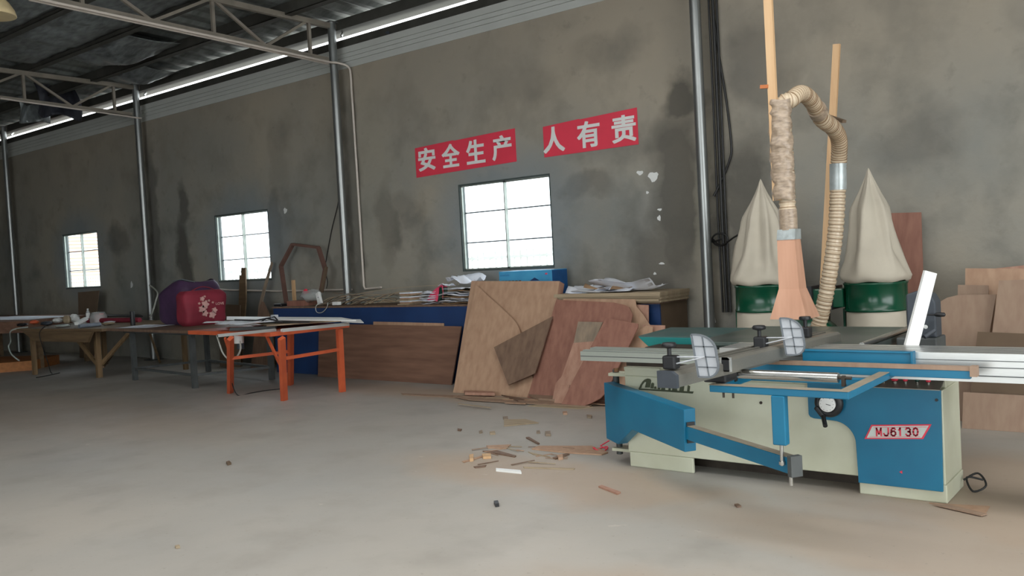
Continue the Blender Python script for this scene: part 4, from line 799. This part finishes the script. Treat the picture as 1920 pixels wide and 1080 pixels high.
MB().box((onY(552, 560, 8.1).x-.02, 8.08, zc), (onY(552, 560, 8.1).x+.02, 8.12, onY(552, 525, 8.1).z)).build('wood_stick', 'pine', label='short upright pine stick on the counter inside the angular frame', cat='wood stick')
q = onY(520, 570, 7.85); MB().box((q.x-.05, 7.82, zc), (q.x+.12, 7.95, zc+.04)).build('tool_box', 'black', label='small black tool on the left end of the counter', cat='tool', bev=.01)
# angular (octagon-like) frame leaning on the wall
oc = [(537, 566), (527, 499), (549, 458), (597, 464), (610, 505), (602, 548)]
ocp = [onY(x_, y_, 8.0, .13) for x_, y_ in oc]; ocp[0].z = zc+.02; t = thing('angular_frame', 'reddish wooden many-sided frame leaning on the wall above the counter', 'frame', tuple(ocp[0]))
for i in range(5): MB().bar(ocp[i], ocp[i+1], .035, .06, (0,1,0)).build('rail', mat('weathered_reddish_wood', (112, 82, 72), .8, 0, .15, 4), t)
MB().bar(onY(602, 548, 7.95, .13), onY(612, 500, 7.95, .13), .04, .03, (0,1,0)).build('rail', 'mdf', t)
# offcuts leaning under the middle window
GO = 'narrow offcuts leaning on the wall under the middle window'
lean('wood_offcut', 'stepped tan plank leaning in front of the middle window', [(449, 516), (452, 516), (452, 502), (460, 502), (461, 560), (458, 600), (455, 660), (446, 660)], 8.05, .17, .02, 'wold', drop=(6, 7), cat='plank', group=GO)
lean('wood_offcut', 'thin curved strip leaning from the floor up to the middle window', [(508, 490), (511, 493), (497, 545), (490, 575), (488, 660), (482, 660), (484, 575), (493, 540)], 7.98, .2, .012, 'plyg', drop=(4, 5), cat='plank', group=GO)
lean('wood_offcut', 'triangular tan board leaning left of the blue counter', [(490, 565), (494, 566), (512, 605), (514, 690), (470, 690), (480, 600)], 7.9, .15, .012, 'plyd', drop=(3, 4), cat='plank', group=GO)
lean('wood_offcut', 'broad dark board low behind the grey table', [(412, 570), (450, 572), (450, 690), (412, 690)], 7.95, .15, .012, 'mdf', drop=(2, 3), cat='plank', group=GO)
lean('wood_offcut', 'brown board leaning under the furthest window', [(146, 548), (185, 545), (180, 592), (176, 660), (150, 660)], 8.0, .12, .015, 'mdf', drop=(3, 4), cat='plank')

# ================================================================== LEFT TABLES
TZ = .755
def fp(x, y, z=0): return onZ(x, y, z)
# orange folding saw table
OF = [fp(432, 737), fp(533, 751), fp(642, 735), fp(545, 722)]
OFt = [Vector((-9.25, 6.22, .74)), Vector((-8.12, 6.05, .74)), Vector((-8.12, 6.82, .74)), Vector((-9.1, 6.9, .74))]
ot = thing('orange_table', 'orange steel work table with splayed legs standing before the blue counter', 'table', tuple((OF[0]+OF[2])/2))
pr_r = onZ(653, 612, .78); cA = onZ(527, 628, .765); 
ctop = [onZ(392, 633, .74), onZ(530, 632, .74), onZ(654, 614, .74), onZ(520, 603, .74)]
legs_top = [onZ(432, 634, .735), onZ(528, 634, .735), onZ(636, 617, .735), onZ(545, 622, .735)]
for a, b in zip(OF, legs_top): MB().bar(a+Vector((0, 0, .002)), b, .07, .045, (1,0,0)).build('leg', 'orange', ot)
def mid(i, j, z):
    a = OF[i].lerp(legs_top[i], z/.735); b = OF[j].lerp(legs_top[j], z/.735); return a, b
for (i, j, z) in ((1, 2, .50), (0, 3, .48)):
    a, b = mid(i, j, z); MB().bar(a, b, .03, .035).build('stretcher', 'orange', ot)
a, _ = mid(1, 2, .36); MB().bar(a, onZ(500, 630, .73), .022, .03).build('brace', 'orange', ot)
a, _ = mid(0, 3, .52); MB().bar(a, onZ(422, 634, .73), .022, .03).build('brace', 'orange', ot)
MB().prism([Vector((-9.78, 5.95, .735)), Vector((-8.05, 5.88, .735)), Vector((-7.98, 6.95, .735)), Vector((-9.4, 7.05, .735))], (0, 0, .045)).build('top_frame', 'orange', ot)
# aluminium rails, boards and parts lying on the orange table
tz = .781
GA = 'aluminium rails on the orange table'
def rail2(label, a, b, w=.06, h=.03, m='alu', z=tz, name='aluminium_rail', cat='rail', group=GA):
    A = onZ(a[0], a[1], z+h/2); B = onZ(b[0], b[1], z+h/2); o = MB().bar(A, B, w, h); o.bar(A+Vector((0, 0, h/2+.003)), B+Vector((0, 0, h/2+.003)), w*.25, .006); return o.build(name, m, label=label, cat=cat, group=group)
rail2('long grey aluminium rail along the right edge of the orange table', (528, 620), (653, 608))
rail2('thin silver rail sticking out past the left edge of the orange table', (408, 630), (517, 619), .035, .025)
rail2('dark grey channel lying along the front of the orange table', (432, 618), (518, 614), .05, .03, 'gsteel', z=tz+.001)
MB().prism([onZ(500, 612, tz+.04), onZ(640, 603, tz+.04), onZ(600, 597, tz+.04), onZ(470, 603, tz+.04)], (0, 0, .016)).build('work_board', 'edge', label='yellowish board lying on the orange table behind the long rail', cat='board')
MB().prism([onZ(425, 600, tz+.095), onZ(668, 602, tz+.095), onZ(640, 597, tz+.095), onZ(425, 595, tz+.095)], (0, 0, .012)).build('white_board', 'white', label='long white laminated board on the orange table pointing at the counter', cat='board')
MB().prism([onZ(640, 604, tz+.045), onZ(682, 606, tz+.045), onZ(676, 600, tz+.045), onZ(640, 600, tz+.045)], (0, 0, .008)).build('white_board', 'white', label='thin white board end jutting past the right edge of the orange table', cat='board')
MB().prism([onZ(478, 605, tz+.06), onZ(581, 606, tz+.06), onZ(580, 601, tz+.06), onZ(478, 599, tz+.06)], (0, 0, .03)).build('grey_bar', 'gsteel', label='dark grey bar across the boards on the orange table', cat='bar')
for i in range(3): sheet(('white paper sheet at the left end of the orange table', 'white paper under the black scissors-like tool on the orange table', 'white folded leaflet near the red bag on the orange table')[i], tuple(onZ(430+22*i, 604+1*i, tz+.085+.006*i)), .5, .35, .4+.3*i, .02, i+80)
t = thing('clamp_tool', 'dark metal clamp with silver head on the boards of the orange table', 'tool', tuple(onZ(510, 598, tz+.1)))
MB().tube([onZ(440, 600, .90), onZ(480, 601, .885), onZ(515, 594, .93), onZ(520, 600, .9)], .009, 8).tube([onZ(490, 603, .89), onZ(500, 597, .93), onZ(530, 604, .88)], .009, 8).build('bar', 'black', t); MB().box(onZ(508, 599, .9), onZ(508, 599, .9)+Vector((.07, .05, .05))).build('head', 'cast', t)
t = thing('saw_motor', 'white motor unit slung under the left end of the orange table', 'motor', tuple(onY(446, 630, 6.1)))
q = onY(446, 627, 6.1); MB().tube([(q.x-.03, 6.13, .62), (q.x-.03, 6.13, .735)], .055, 18).build('housing', 'white', t); MB().tube([(q.x-.05, 6.16, .55), (q.x-.05, 6.16, .62)], .045, 16).build('motor_base', 'dgrey', t)
cable('cable', 'pale cable looping under the left end of the orange table', [onY(404, 622, 6.0), onY(410, 640, 6.0), onY(418, 662, 6.0), onY(430, 674, 6.0), onY(443, 670, 6.0), onY(451, 655, 6.02), onY(450, 640, 6.05)], .010, 'wcable')
cable('cable', 'black cable trailing down the orange table leg and over the floor', [onY(432, 640, 6.15), onY(430, 690, 6.12), onY(434, 715, 6.1), onZ(446, 741, .006), onZ(470, 737, .006), onZ(500, 732, .006), onZ(530, 729, .006)], .006)
# grey steel table with wooden top
GF = [fp(254, 713), fp(366, 728), fp(510, 712), fp(391, 697)]
gt = thing('grey_table', 'grey steel-framed table with wooden top, red and purple bags on it', 'table', tuple(GF[0].lerp(GF[2], .5)))
for q in GF: MB().bar(q+Vector((0, 0, .002)), q+Vector((0, 0, .72)), .06, .06, (0,1,0)).build('leg', 'gsteel', gt)
for i, j in ((0, 1), (1, 2), (2, 3), (3, 0)): MB().bar(GF[i]+Vector((0, 0, .17)), GF[j]+Vector((0, 0, .17)), .03, .03).build('stretcher', 'gsteel', gt); 
MB().prism([GF[i]+Vector(((-.1, .1, .12, -.1)[i], (-.08, -.08, .08, .08)[i], .69)) for i in range(4)], (0, 0, .03)).build('frame', 'gsteel', gt)
gtop = [Vector((-12.45, 6.30, .72)), Vector((-10.05, 6.15, .72)), Vector((-9.85, 7.5, .72)), Vector((-12.1, 7.6, .72))]
MB().prism(gtop, (0, 0, .035)).build('table_top', 'plyd', gt)
# wooden workbench with diagonal braces
wb = thing('wooden_workbench', 'rough wooden workbench with diagonal braces, cluttered with tools', 'workbench', (-13.7, 6.9, 0))
MB().prism([Vector((-15.0, 6.12, .71)), Vector((-12.6, 6.30, .71)), Vector((-12.5, 7.65, .71)), Vector((-15.4, 7.7, .71))], (0, 0, .04)).build('bench_top', 'wold', wb)
MB().hull8([(-14.55, 6.18, .55), (-12.95, 6.25, .55), (-12.95, 6.29, .55), (-14.55, 6.22, .55)], [(-14.8, 6.12, .71), (-12.78, 6.24, .71), (-12.78, 6.28, .71), (-14.8, 6.16, .71)]).build('apron', 'wold', wb)
L0 = fp(187, 708); MB().bar(L0+Vector((0, 0, .002)), L0+Vector((0, 0, .71)), .07, .07, (0,1,0)).build('leg', 'woldv', wb)
for l in (Vector((-14.75, 6.25, 0)), Vector((-14.95, 7.5, 0))):
    MB().bar(l+Vector((0, 0, .002)), l+Vector((0, 0, .71)), .06, .06, (0,1,0)).build('leg', 'woldv', wb)
l = fp(296, 672); l2 = Vector((-12.45, 7.5, 0)); MB().bar(l2+Vector((0, 0, .002)), l2+Vector((0, 0, .71)), .06, .06, (0,1,0)).build('leg', 'woldv', wb)
MB().bar(L0+Vector((0, .03, .12)), Vector((-13.9, 6.45, .70)), .06, .03, (0,1,0)).build('brace', 'woldv', wb)
MB().bar(L0+Vector((.02, .03, .2)), Vector((-12.55, 6.75, .71)), .06, .03, (0,1,0)).build('brace', 'woldv', wb)
MB().bar(Vector((-12.4, 6.9, .70)), fp(300, 690)+Vector((0, 0, .1)), .06, .03, (0,1,0)).build('brace', 'woldv', wb)
MB().bar(L0+Vector((0, .05, .15)), Vector((-14.3, 7.3, .22)), .05, .03).build('stretcher', 'woldv', wb)
# far-left bench carrying white sheets
fb = thing('far_bench', 'low brown bench at the left edge carrying white sheets', 'bench', (-17.5, 7.4, 0))
fbt = [onZ(-70, 612, .74), onZ(92, 604, .74), onZ(150, 592, .74), onZ(-70, 590, .74)]
fbt = [Vector((-17.4, 5.9, .63)), Vector((-15.9, 6.6, .63)), Vector((-16.2, 7.9, .63)), Vector((-19.9, 7.9, .63)), Vector((-20.6, 6.2, .63))]
MB().prism(fbt, (0, 0, .20)).build('bench_top', 'plyb', fb)
for q in ((-17.3, 6.1), (-15.8, 6.8), (-16.0, 7.7), (-19.7, 7.7), (-20.3, 6.4)): MB().bar((q[0], q[1], .002), (q[0], q[1], .63), .08, .08, (0,1,0)).build('leg', 'wold', fb)
for i, (c, lab) in enumerate((((-17.6, 7.1, .832), 'large white sheet lying flat on the bench at the left edge'), ((-18.6, 6.9, .837), 'white sheet furthest left on the bench at the left edge'))):
    MB().prism([Vector((c[0]-1.1, c[1]-.5, c[2])), Vector((c[0]+1.3, c[1]-.25, c[2])), Vector((c[0]+1.5, c[1]+.5, c[2])), Vector((c[0]-1.1, c[1]+.5, c[2]))], (0, 0, .003)).build('white_sheet', 'paper', label=lab, cat='sheet')
MB().prism([fp(-40, 702), fp(62, 694), fp(112, 682), fp(-40, 686)], (0, 0, .16)).build('timber_slab', mat('orange_brown_timber', (176, 116, 66), .7, 0, .15, 3, (1, 6, 6)), label='orange-brown timber slab lying on the floor under the left bench', cat='timber')
# bags on the grey table
def softbox(x0, x1, y0, y1, z0, z1, seed, rnd=.07, top=None):
    b = MB(); n, m_ = 40, 14; vs = []
    for j in range(m_+1):
        v = j/m_; z = z0+(z1-z0)*v; ins = rnd*((1-min(1, v*6))**2+(1-min(1, (1-v)*6))**2)
        for i in range(n):
            t = 2*math.pi*i/n; c, s = math.cos(t), math.sin(t); e = .35
            ux = math.copysign(abs(c)**e, c); uy = math.copysign(abs(s)**e, s)
            X_ = (x0+x1)/2+ux*((x1-x0)/2-ins); Y_ = (y0+y1)/2+uy*((y1-y0)/2-ins)
            nn = noise.noise(Vector((X_*5+seed, Y_*5, z*5))); zz_ = z+(top(X_, Y_)*v if top else 0)
            vs.append(Vector((X_+.018*nn, Y_+.018*nn, zz_)))
    b.add(vs, [(j*n+i, j*n+(i+1) % n, (j+1)*n+(i+1) % n, (j+1)*n+i) for j in range(m_) for i in range(n)], True); b.add(vs[:n], [tuple(range(n-1, -1, -1))], True); b.add(vs[-n:], [tuple(range(n))], True); return b
rbg = thing('red_storage_bag', 'red cloth storage bag with a pale flower print standing on the grey table', 'bag', (-11.1, 6.97, .756))
MROT = Matrix.Rotation(0, 4, 'Z')
softbox(-11.18, -10.88, 6.62, 7.28, .757, 1.235, 3, .05).build('bag_body', 'redbag', rbg)
fl = mat('pale_print', (216, 170, 164), .7)
for (dy, dz, r) in ((-.04, .33, .028), (.0, .25, .05), (-.05, .19, .045), (-.01, .13, .04), (.1, .1, .045), (.14, .16, .035), (.06, .3, .014), (.12, .27, .012), (.0, .36, .012), (-.09, .27, .014)):
    c = Vector((-10.857, 6.9+dy, .79+dz)); pts = [c+Vector((0, r*(1+.25*math.cos(5*a))*math.cos(a), r*(1+.25*math.cos(5*a))*math.sin(a))) for a in [2*math.pi*k/20 for k in range(20)]]
    MB().prism(pts, (-.02, 0, 0)).build('flower_print', fl, rbg)
text_part('lettering', 'LOVE', fl, (-10.857, 7.06, 1.02), (0, 1, 0), (0, 0, 1), .035, .13, .002, .01, rbg)
MB().tube(smoothpath([(-11.0, 6.75, 1.22), (-10.98, 6.9, 1.28), (-10.98, 7.02, 1.275), (-11.0, 7.15, 1.23)], 5), .008, 6).build('handle', 'redbag', rbg)
pbg = thing('purple_storage_bag', 'dark purple cloth storage bag bulging behind the red one', 'bag', (-11.7, 7.05, .756))
softbox(-11.98, -11.23, 6.8, 7.45, .757, 1.24, 9, .06, lambda X_, Y_: .15*math.exp(-((X_+11.45)/.3)**2)).build('bag_body', 'purple', pbg)
MB().prism([(-11.58, 6.85, 1.375), (-11.42, 6.9, 1.40), (-11.26, 7.0, 1.35), (-11.33, 7.05, 1.34), (-11.45, 6.98, 1.375)], (0, .01, .01)).build('pale_strap', 'castd', pbg)
# bench clutter
def bottle(c, label):
    t = thing('water_bottle', label, 'bottle', tuple(c)); MB().lathe(c, [(.03, 0), (.033, .01), (.033, .15), (.03, .17), (.014, .2), (.013, .22)], 18).build('bottle_body', 'clear', t)
    MB().lathe(Vector(c)+Vector((0, 0, .06)), [(.034, 0), (.034, .09)], 18).build('bottle_label', 'white', t); MB().lathe(Vector(c)+Vector((0, 0, .2)), [(.015, 0), (.015, .025)], 12).build('cap', 'white', t)
q = onY(165, 588, 7.35); bottle((q.x, 7.35, .752), 'clear water bottle with white label standing at the back of the workbench')
q = Vector((-13.55, 7.38, .752)); q = onY(187, 590, 7.25); q.z = .752
t = thing('plastic_tub', 'pink cup-like tub with clear dome lid on the workbench beside the bottle', 'tub', tuple(q)); MB().lathe(q, [(.085, 0), (.09, .02), (.075, .15)], 20).build('tub', mat('pale_pink_plastic', (206, 158, 160), .5), t); MB().lathe(q+Vector((-.05, 0, 0)), [(.14, 0), (.14, .1), (.11, .17), (.02, .175)], 22).build('dome_lid', 'clear', t)
q = onY(249, 603, 6.75); q.z = .756; MB().lathe(q, [(.033, 0), (.034, .01), (.034, .2), (.03, .21)], 18).build('spray_can', 'black', label='upright dark spray can on the left end of the grey table', cat='can')
q = onZ(126, 607, .755); MB().lathe(q+Vector((0, 0, .07)), [(.045, -.025), (.07, -.025), (.07, .025), (.045, .025)], 22, (.3, -1, 0)).build('tape_roll', 'edge', label='brown roll of packing tape standing on the workbench', cat='tape roll')
A, B = onZ(148, 612, .78), onZ(188, 608, .78); MB().tube([A, B], .03, 16).build('grey_tube', mat('grey_tube_plastic', (120, 128, 140), .4), label='grey tube lying at the front of the workbench', cat='tube')
A, B = onZ(143, 607, .80), onZ(162, 597, .86); MB().bar(A, B, .07, .05).build('glue_gun', 'white', label='white caulk cartridge propped on the workbench in front of the red roll', cat='tool', bev=.01)
A, B = onZ(165, 601, .785), onZ(262, 600, .785); MB().tube([A, B], .04, 16).build('red_roll', 'redbag', label='dark red roll of film lying across the workbench', cat='roll')
MB().prism([onZ(150, 594, .80), onZ(268, 594, .80), onZ(262, 591, .80), onZ(150, 591, .80)], (0, 0, .015)).build('dark_bar', 'black', label='thin dark bar lying behind the red roll on the workbench', cat='bar')
for i, (px, py, lab, m2) in enumerate(((108, 605, 'white drill battery box on the workbench', 'white'), (88, 610, 'bluish tool case at the front left of the workbench', 'dgrey'), (205, 603, 'lilac box on the workbench in front of the red roll', 'paper'), (118, 613, 'pale green rag by the front edge of the workbench', 'curtain'), (42, 612, 'black coiled tool lead on the left of the workbench', 'black'), (64, 608, 'orange hand tool on the left of the workbench', 'orange'), (76, 603, 'yellow-brown scraper behind the tool case', 'edge'), (203, 609, 'cream wooden block at the front right of the workbench', 'edge'), (140, 601, 'white paper cup tipped over on the workbench', 'white'))):
    q = onZ(px, py, .755)
    if q.y > 7.2: q = onY(px, py, 7.1)
    w_ = (.16, .18, .14, .25, .12, .1, .12, .18, .08)[i]; h_ = (.06, .05, .025, .03, .04, .05, .03, .03, .1)[i]
    blob('bench_item' if 0 else ('battery_box', 'tool_case', 'small_box', 'rag', 'tool_lead', 'hand_tool', 'scraper', 'wood_block', 'paper_cup')[i], lab, (q.x, q.y, .752), .14, m2, ('tool', 'tool', 'box', 'rag', 'tool', 'tool', 'tool', 'wood block', 'cup')[i], i*3+1, (w_/.2*.9, .6, h_/.2))
sheet('white drawing sheet lying on the left end of the grey table', (-11.95, 6.62, .757), .75, .5, .1, .004, 90)
sheet('crumpled white cloth at the back left of the grey table', (-12.0, 7.3, .757), .5, .35, .3, .05, 93, name='cloth', cat='cloth')
sheet('white paper near the back of the grey table behind the bags', (-10.6, 7.3, .757), .7, .3, .1, .01, 96)
cable('cable', 'pale green cable hanging off the left end of the workbench', [(-15.0, 6.3, .76), (-15.15, 6.1, .72), onY(20, 640, 6.2), onY(16, 650, 6.2), onY(22, 665, 6.2), onY(36, 676, 6.25)], .012, 'curtain')
cable('cable', 'thin black cable dangling from the workbench to the floor', [onY(84, 612, 6.1), onY(74, 625, 6.1), onY(80, 650, 6.1), onY(90, 680, 6.1), onZ(97, 700, .006), onZ(112, 699, .006), onZ(85, 705, .006), onZ(68, 708, .006)], .007)
cable('cable', 'white rope hanging from the far column to the back of the grey table', [(CX[1]+.06, 8.2, 1.32), onY(295, 548, 8.1), onY(292, 565, 8.0), onY(286, 585, 7.9), onY(281, 594, 7.8)], .014, 'wcable')

# ================================================================== FLOOR DEBRIS
GD = 'wood scraps on the floor'
def scrap(px, h, m, label, z=.001, tilt=0, cat='wood scrap', name='wood_scrap'):
    pts = [onZ(a, b, z) for a, b in px]; c = sum(pts, Vector())/len(pts)
    if tilt: pts = [p+Vector((0, 0, tilt*max(0, (p.y-c.y)))) for p in pts]
    return MB().prism(pts, (0, 0, h)).build(name, m, label=label, cat=cat, group=GD)
scrap([(752, 738), (900, 744), (1088, 752), (1086, 758), (930, 750), (755, 741)], .006, 'plyc', 'long thin splintered plywood strip at the foot of the tan panels')
scrap([(848, 744), (1000, 748), (1112, 757), (1106, 763), (980, 757), (880, 751)], .008, 'plyc', 'broad loose plywood strip lying before the tan panels', .008)
scrap([(1020, 757), (1100, 760), (1112, 764), (1084, 767), (990, 762)], .006, 'edge', 'pale strip with pointed end nearest the swing arm of the saw')
scrap([(870, 737), (925, 739), (928, 742), (872, 741)], .03, 'ply2', 'small wooden block against the foot of the tan panel', .016)
scrap([(985, 740), (1024, 743), (1060, 750), (1058, 754), (1010, 750)], .02, 'plyc', 'slanting slat at the foot of the reddish boards', .018)
scrap([(940, 742), (975, 748), (985, 753), (972, 753)], .012, 'plyd', 'dark slat end lying across the strips by the tan panels', .018)
scrap([(945, 788), (985, 788), (1010, 794), (975, 797), (945, 800)], .008, 'edge', 'curled pale veneer piece alone in the middle of the floor', .001, .03)
scrap([(997, 843), (1060, 850), (1128, 854), (1140, 850), (1132, 846), (1110, 838), (1010, 838)], .010, 'ply', 'big broken plywood piece with jagged front edge near the saw')
scrap([(986, 822), (992, 821), (1012, 833), (1009, 834)], .01, 'plyd', 'short dark sliver pointing at the broken plywood piece')
scrap([(990, 848), (1020, 855), (1032, 858), (1000, 853)], .006, 'edge', 'thin pale sliver beside the broken plywood piece')
scrap([(1036, 860), (1062, 852), (1068, 853), (1042, 862)], .01, 'plyd', 'slanting brown stick sticking out under the broken plywood piece')
scrap([(912, 837), (958, 835), (950, 842), (915, 841)], .008, 'ply', 'pale slat furthest back in the scatter of chips')
scrap([(905, 847), (932, 846), (968, 856), (965, 858)], .008, 'plyd', 'brown stick pointing right in the scatter of chips')
scrap([(904, 855), (920, 854), (921, 860), (906, 861)], .018, 'pine', 'bright pine block in the scatter of chips')
scrap([(880, 858), (888, 856), (888, 865), (881, 866)], .022, 'pine', 'pine block standing at the left of the scatter of chips')
scrap([(866, 866), (905, 855), (906, 857), (870, 868)], .005, 'ply', 'thin strip leading to the left of the scatter of chips')
scrap([(888, 876), (912, 873), (910, 876), (892, 878)], .006, 'plyd', 'small brown chip in front of the scatter of chips')
scrap([(930, 881), (976, 885), (978, 889), (930, 884)], .014, 'white', 'short white painted stick lying on the open floor')
scrap([(981, 876), (1078, 879), (1076, 881), (983, 878)], .005, 'edge', 'long hair-thin strip lying on the open floor')
scrap([(1122, 914), (1128, 912), (1164, 925), (1158, 928)], .01, 'ply2', 'pinkish stick lying on the floor in front of the saw')
scrap([(918, 812), (928, 811), (929, 815), (919, 815)], .014, 'edge', 'tiny pale block left of the middle of the floor')
scrap([(1022, 813), (1032, 812), (1033, 818), (1023, 818)], .02, 'plyg', 'small grey block between the veneer piece and the broken plywood')
scrap([(1055, 775), (1063, 774), (1064, 778), (1056, 778)], .018, 'ply', 'small tan block near the tan strips')
scrap([(1100, 780), (1110, 781), (1109, 785), (1101, 784)], .015, 'plyg', 'small grey chip between the strips and the swing arm')
scrap([(1006, 810), (1012, 809), (1013, 813), (1006, 813)], .012, 'plyg', 'tiny grey chip left of the small grey block')
scrap([(943, 783), (952, 782), (953, 787), (944, 787)], .01, 'plyg', 'flat grey chip beside the curled veneer')
scrap([(858, 805), (866, 806), (864, 809), (858, 808)], .01, 'plyd', 'dark chip left of the tiny pale block')
scrap([(898, 810), (904, 808), (905, 812), (899, 813)], .01, 'plyg', 'grey chip beside the tiny pale block')
scrap([(1045, 858), (1055, 856), (1056, 862), (1047, 863)], .02, 'ply', 'small pale block under the point of the broken plywood')
scrap([(926, 945), (934, 944), (936, 950), (929, 951)], .02, 'black', 'dark pebble alone on the open floor', cat='pebble', name='pebble')
scrap([(424, 869), (430, 867), (434, 871), (427, 873)], .015, 'mdf', 'brown dry leaf scrap on the open floor at the left', cat='scrap')
scrap([(1742, 944), (1856, 950), (1848, 963), (1820, 960)], .004, 'ply', 'pale plywood strip poking out from the right foot of the saw')
scrap([(1748, 947), (1780, 948), (1851, 965), (1840, 968)], .006, 'plyc', 'second plywood sliver under the first one at the right foot of the saw', .0055)
scrap([(1377, 948), (1384, 947), (1390, 951), (1382, 952)], .01, 'plyd', 'small brown chip on the floor in front of the swing arm')
scrap([(328, 1026), (336, 1024), (338, 1028), (330, 1029)], .01, 'edge', 'pale crumb near the bottom left of the floor')
rs = random.Random(11)
for i in range(16):
    q = onZ(rs.uniform(885, 1150), rs.uniform(836, 872), .001+.0005*i); an = rs.uniform(-.5, 1.2); Lq = rs.uniform(.06, .22); d = Vector((math.cos(an), math.sin(an), 0)); n_ = Vector((-d.y, d.x, 0))*rs.uniform(.003, .008)
    MB().prism([q-n_, q+d*Lq, q+d*Lq*.96+n_, q+n_], (0, 0, .004)).build('wood_sliver', ('ply', 'edge', 'plyc', 'plyd')[i % 4], label='hair-thin wood sliver in the scatter of scraps left of the saw foot', cat='wood scrap', group='thin slivers in the scatter left of the saw')
for i in range(9):
    q = onZ(rs.uniform(850, 1100), rs.uniform(742, 758), .012+.001*i); an = rs.uniform(-.25, .25); Lq = rs.uniform(.2, .6); d = Vector((math.cos(an), math.sin(an), 0)); n_ = Vector((-d.y, d.x, 0))*rs.uniform(.01, .02)
    MB().prism([q-n_, q+d*Lq-n_*.5, q+d*Lq*.97+n_, q+n_], (0, 0, .005)).build('wood_sliver', ('plyc', 'ply', 'edge')[i % 3], label='thin splinter in the heap of strips at the foot of the leaning boards', cat='wood scrap', group='splinters at the foot of the leaning boards')
c = onZ(1126, 841, .012); lp = [c+Vector((.055*math.cos(a), .05*math.sin(a), .01*math.sin(2*a))) for a in [2*math.pi*k/14 for k in range(15)]]
MB().tube(lp+[c+Vector((.0, .0, .02)), c+Vector((.04, .06, .05))], .005, 7).build('red_string', 'red', label='knotted loop of red string on the floor near the swing arm', cat='string')
cable('cable', 'dark cable bunched behind the right foot of the saw', [(-1.12, 5.45, .05), (-1.05, 5.48, .09), (-1.0, 5.42, .04), (-1.06, 5.38, .01), (-1.1, 5.44, .07), (-1.03, 5.5, .05)], .006)
for _o in bpy.data.objects:
    if '_o' in _o: del _o['_o']
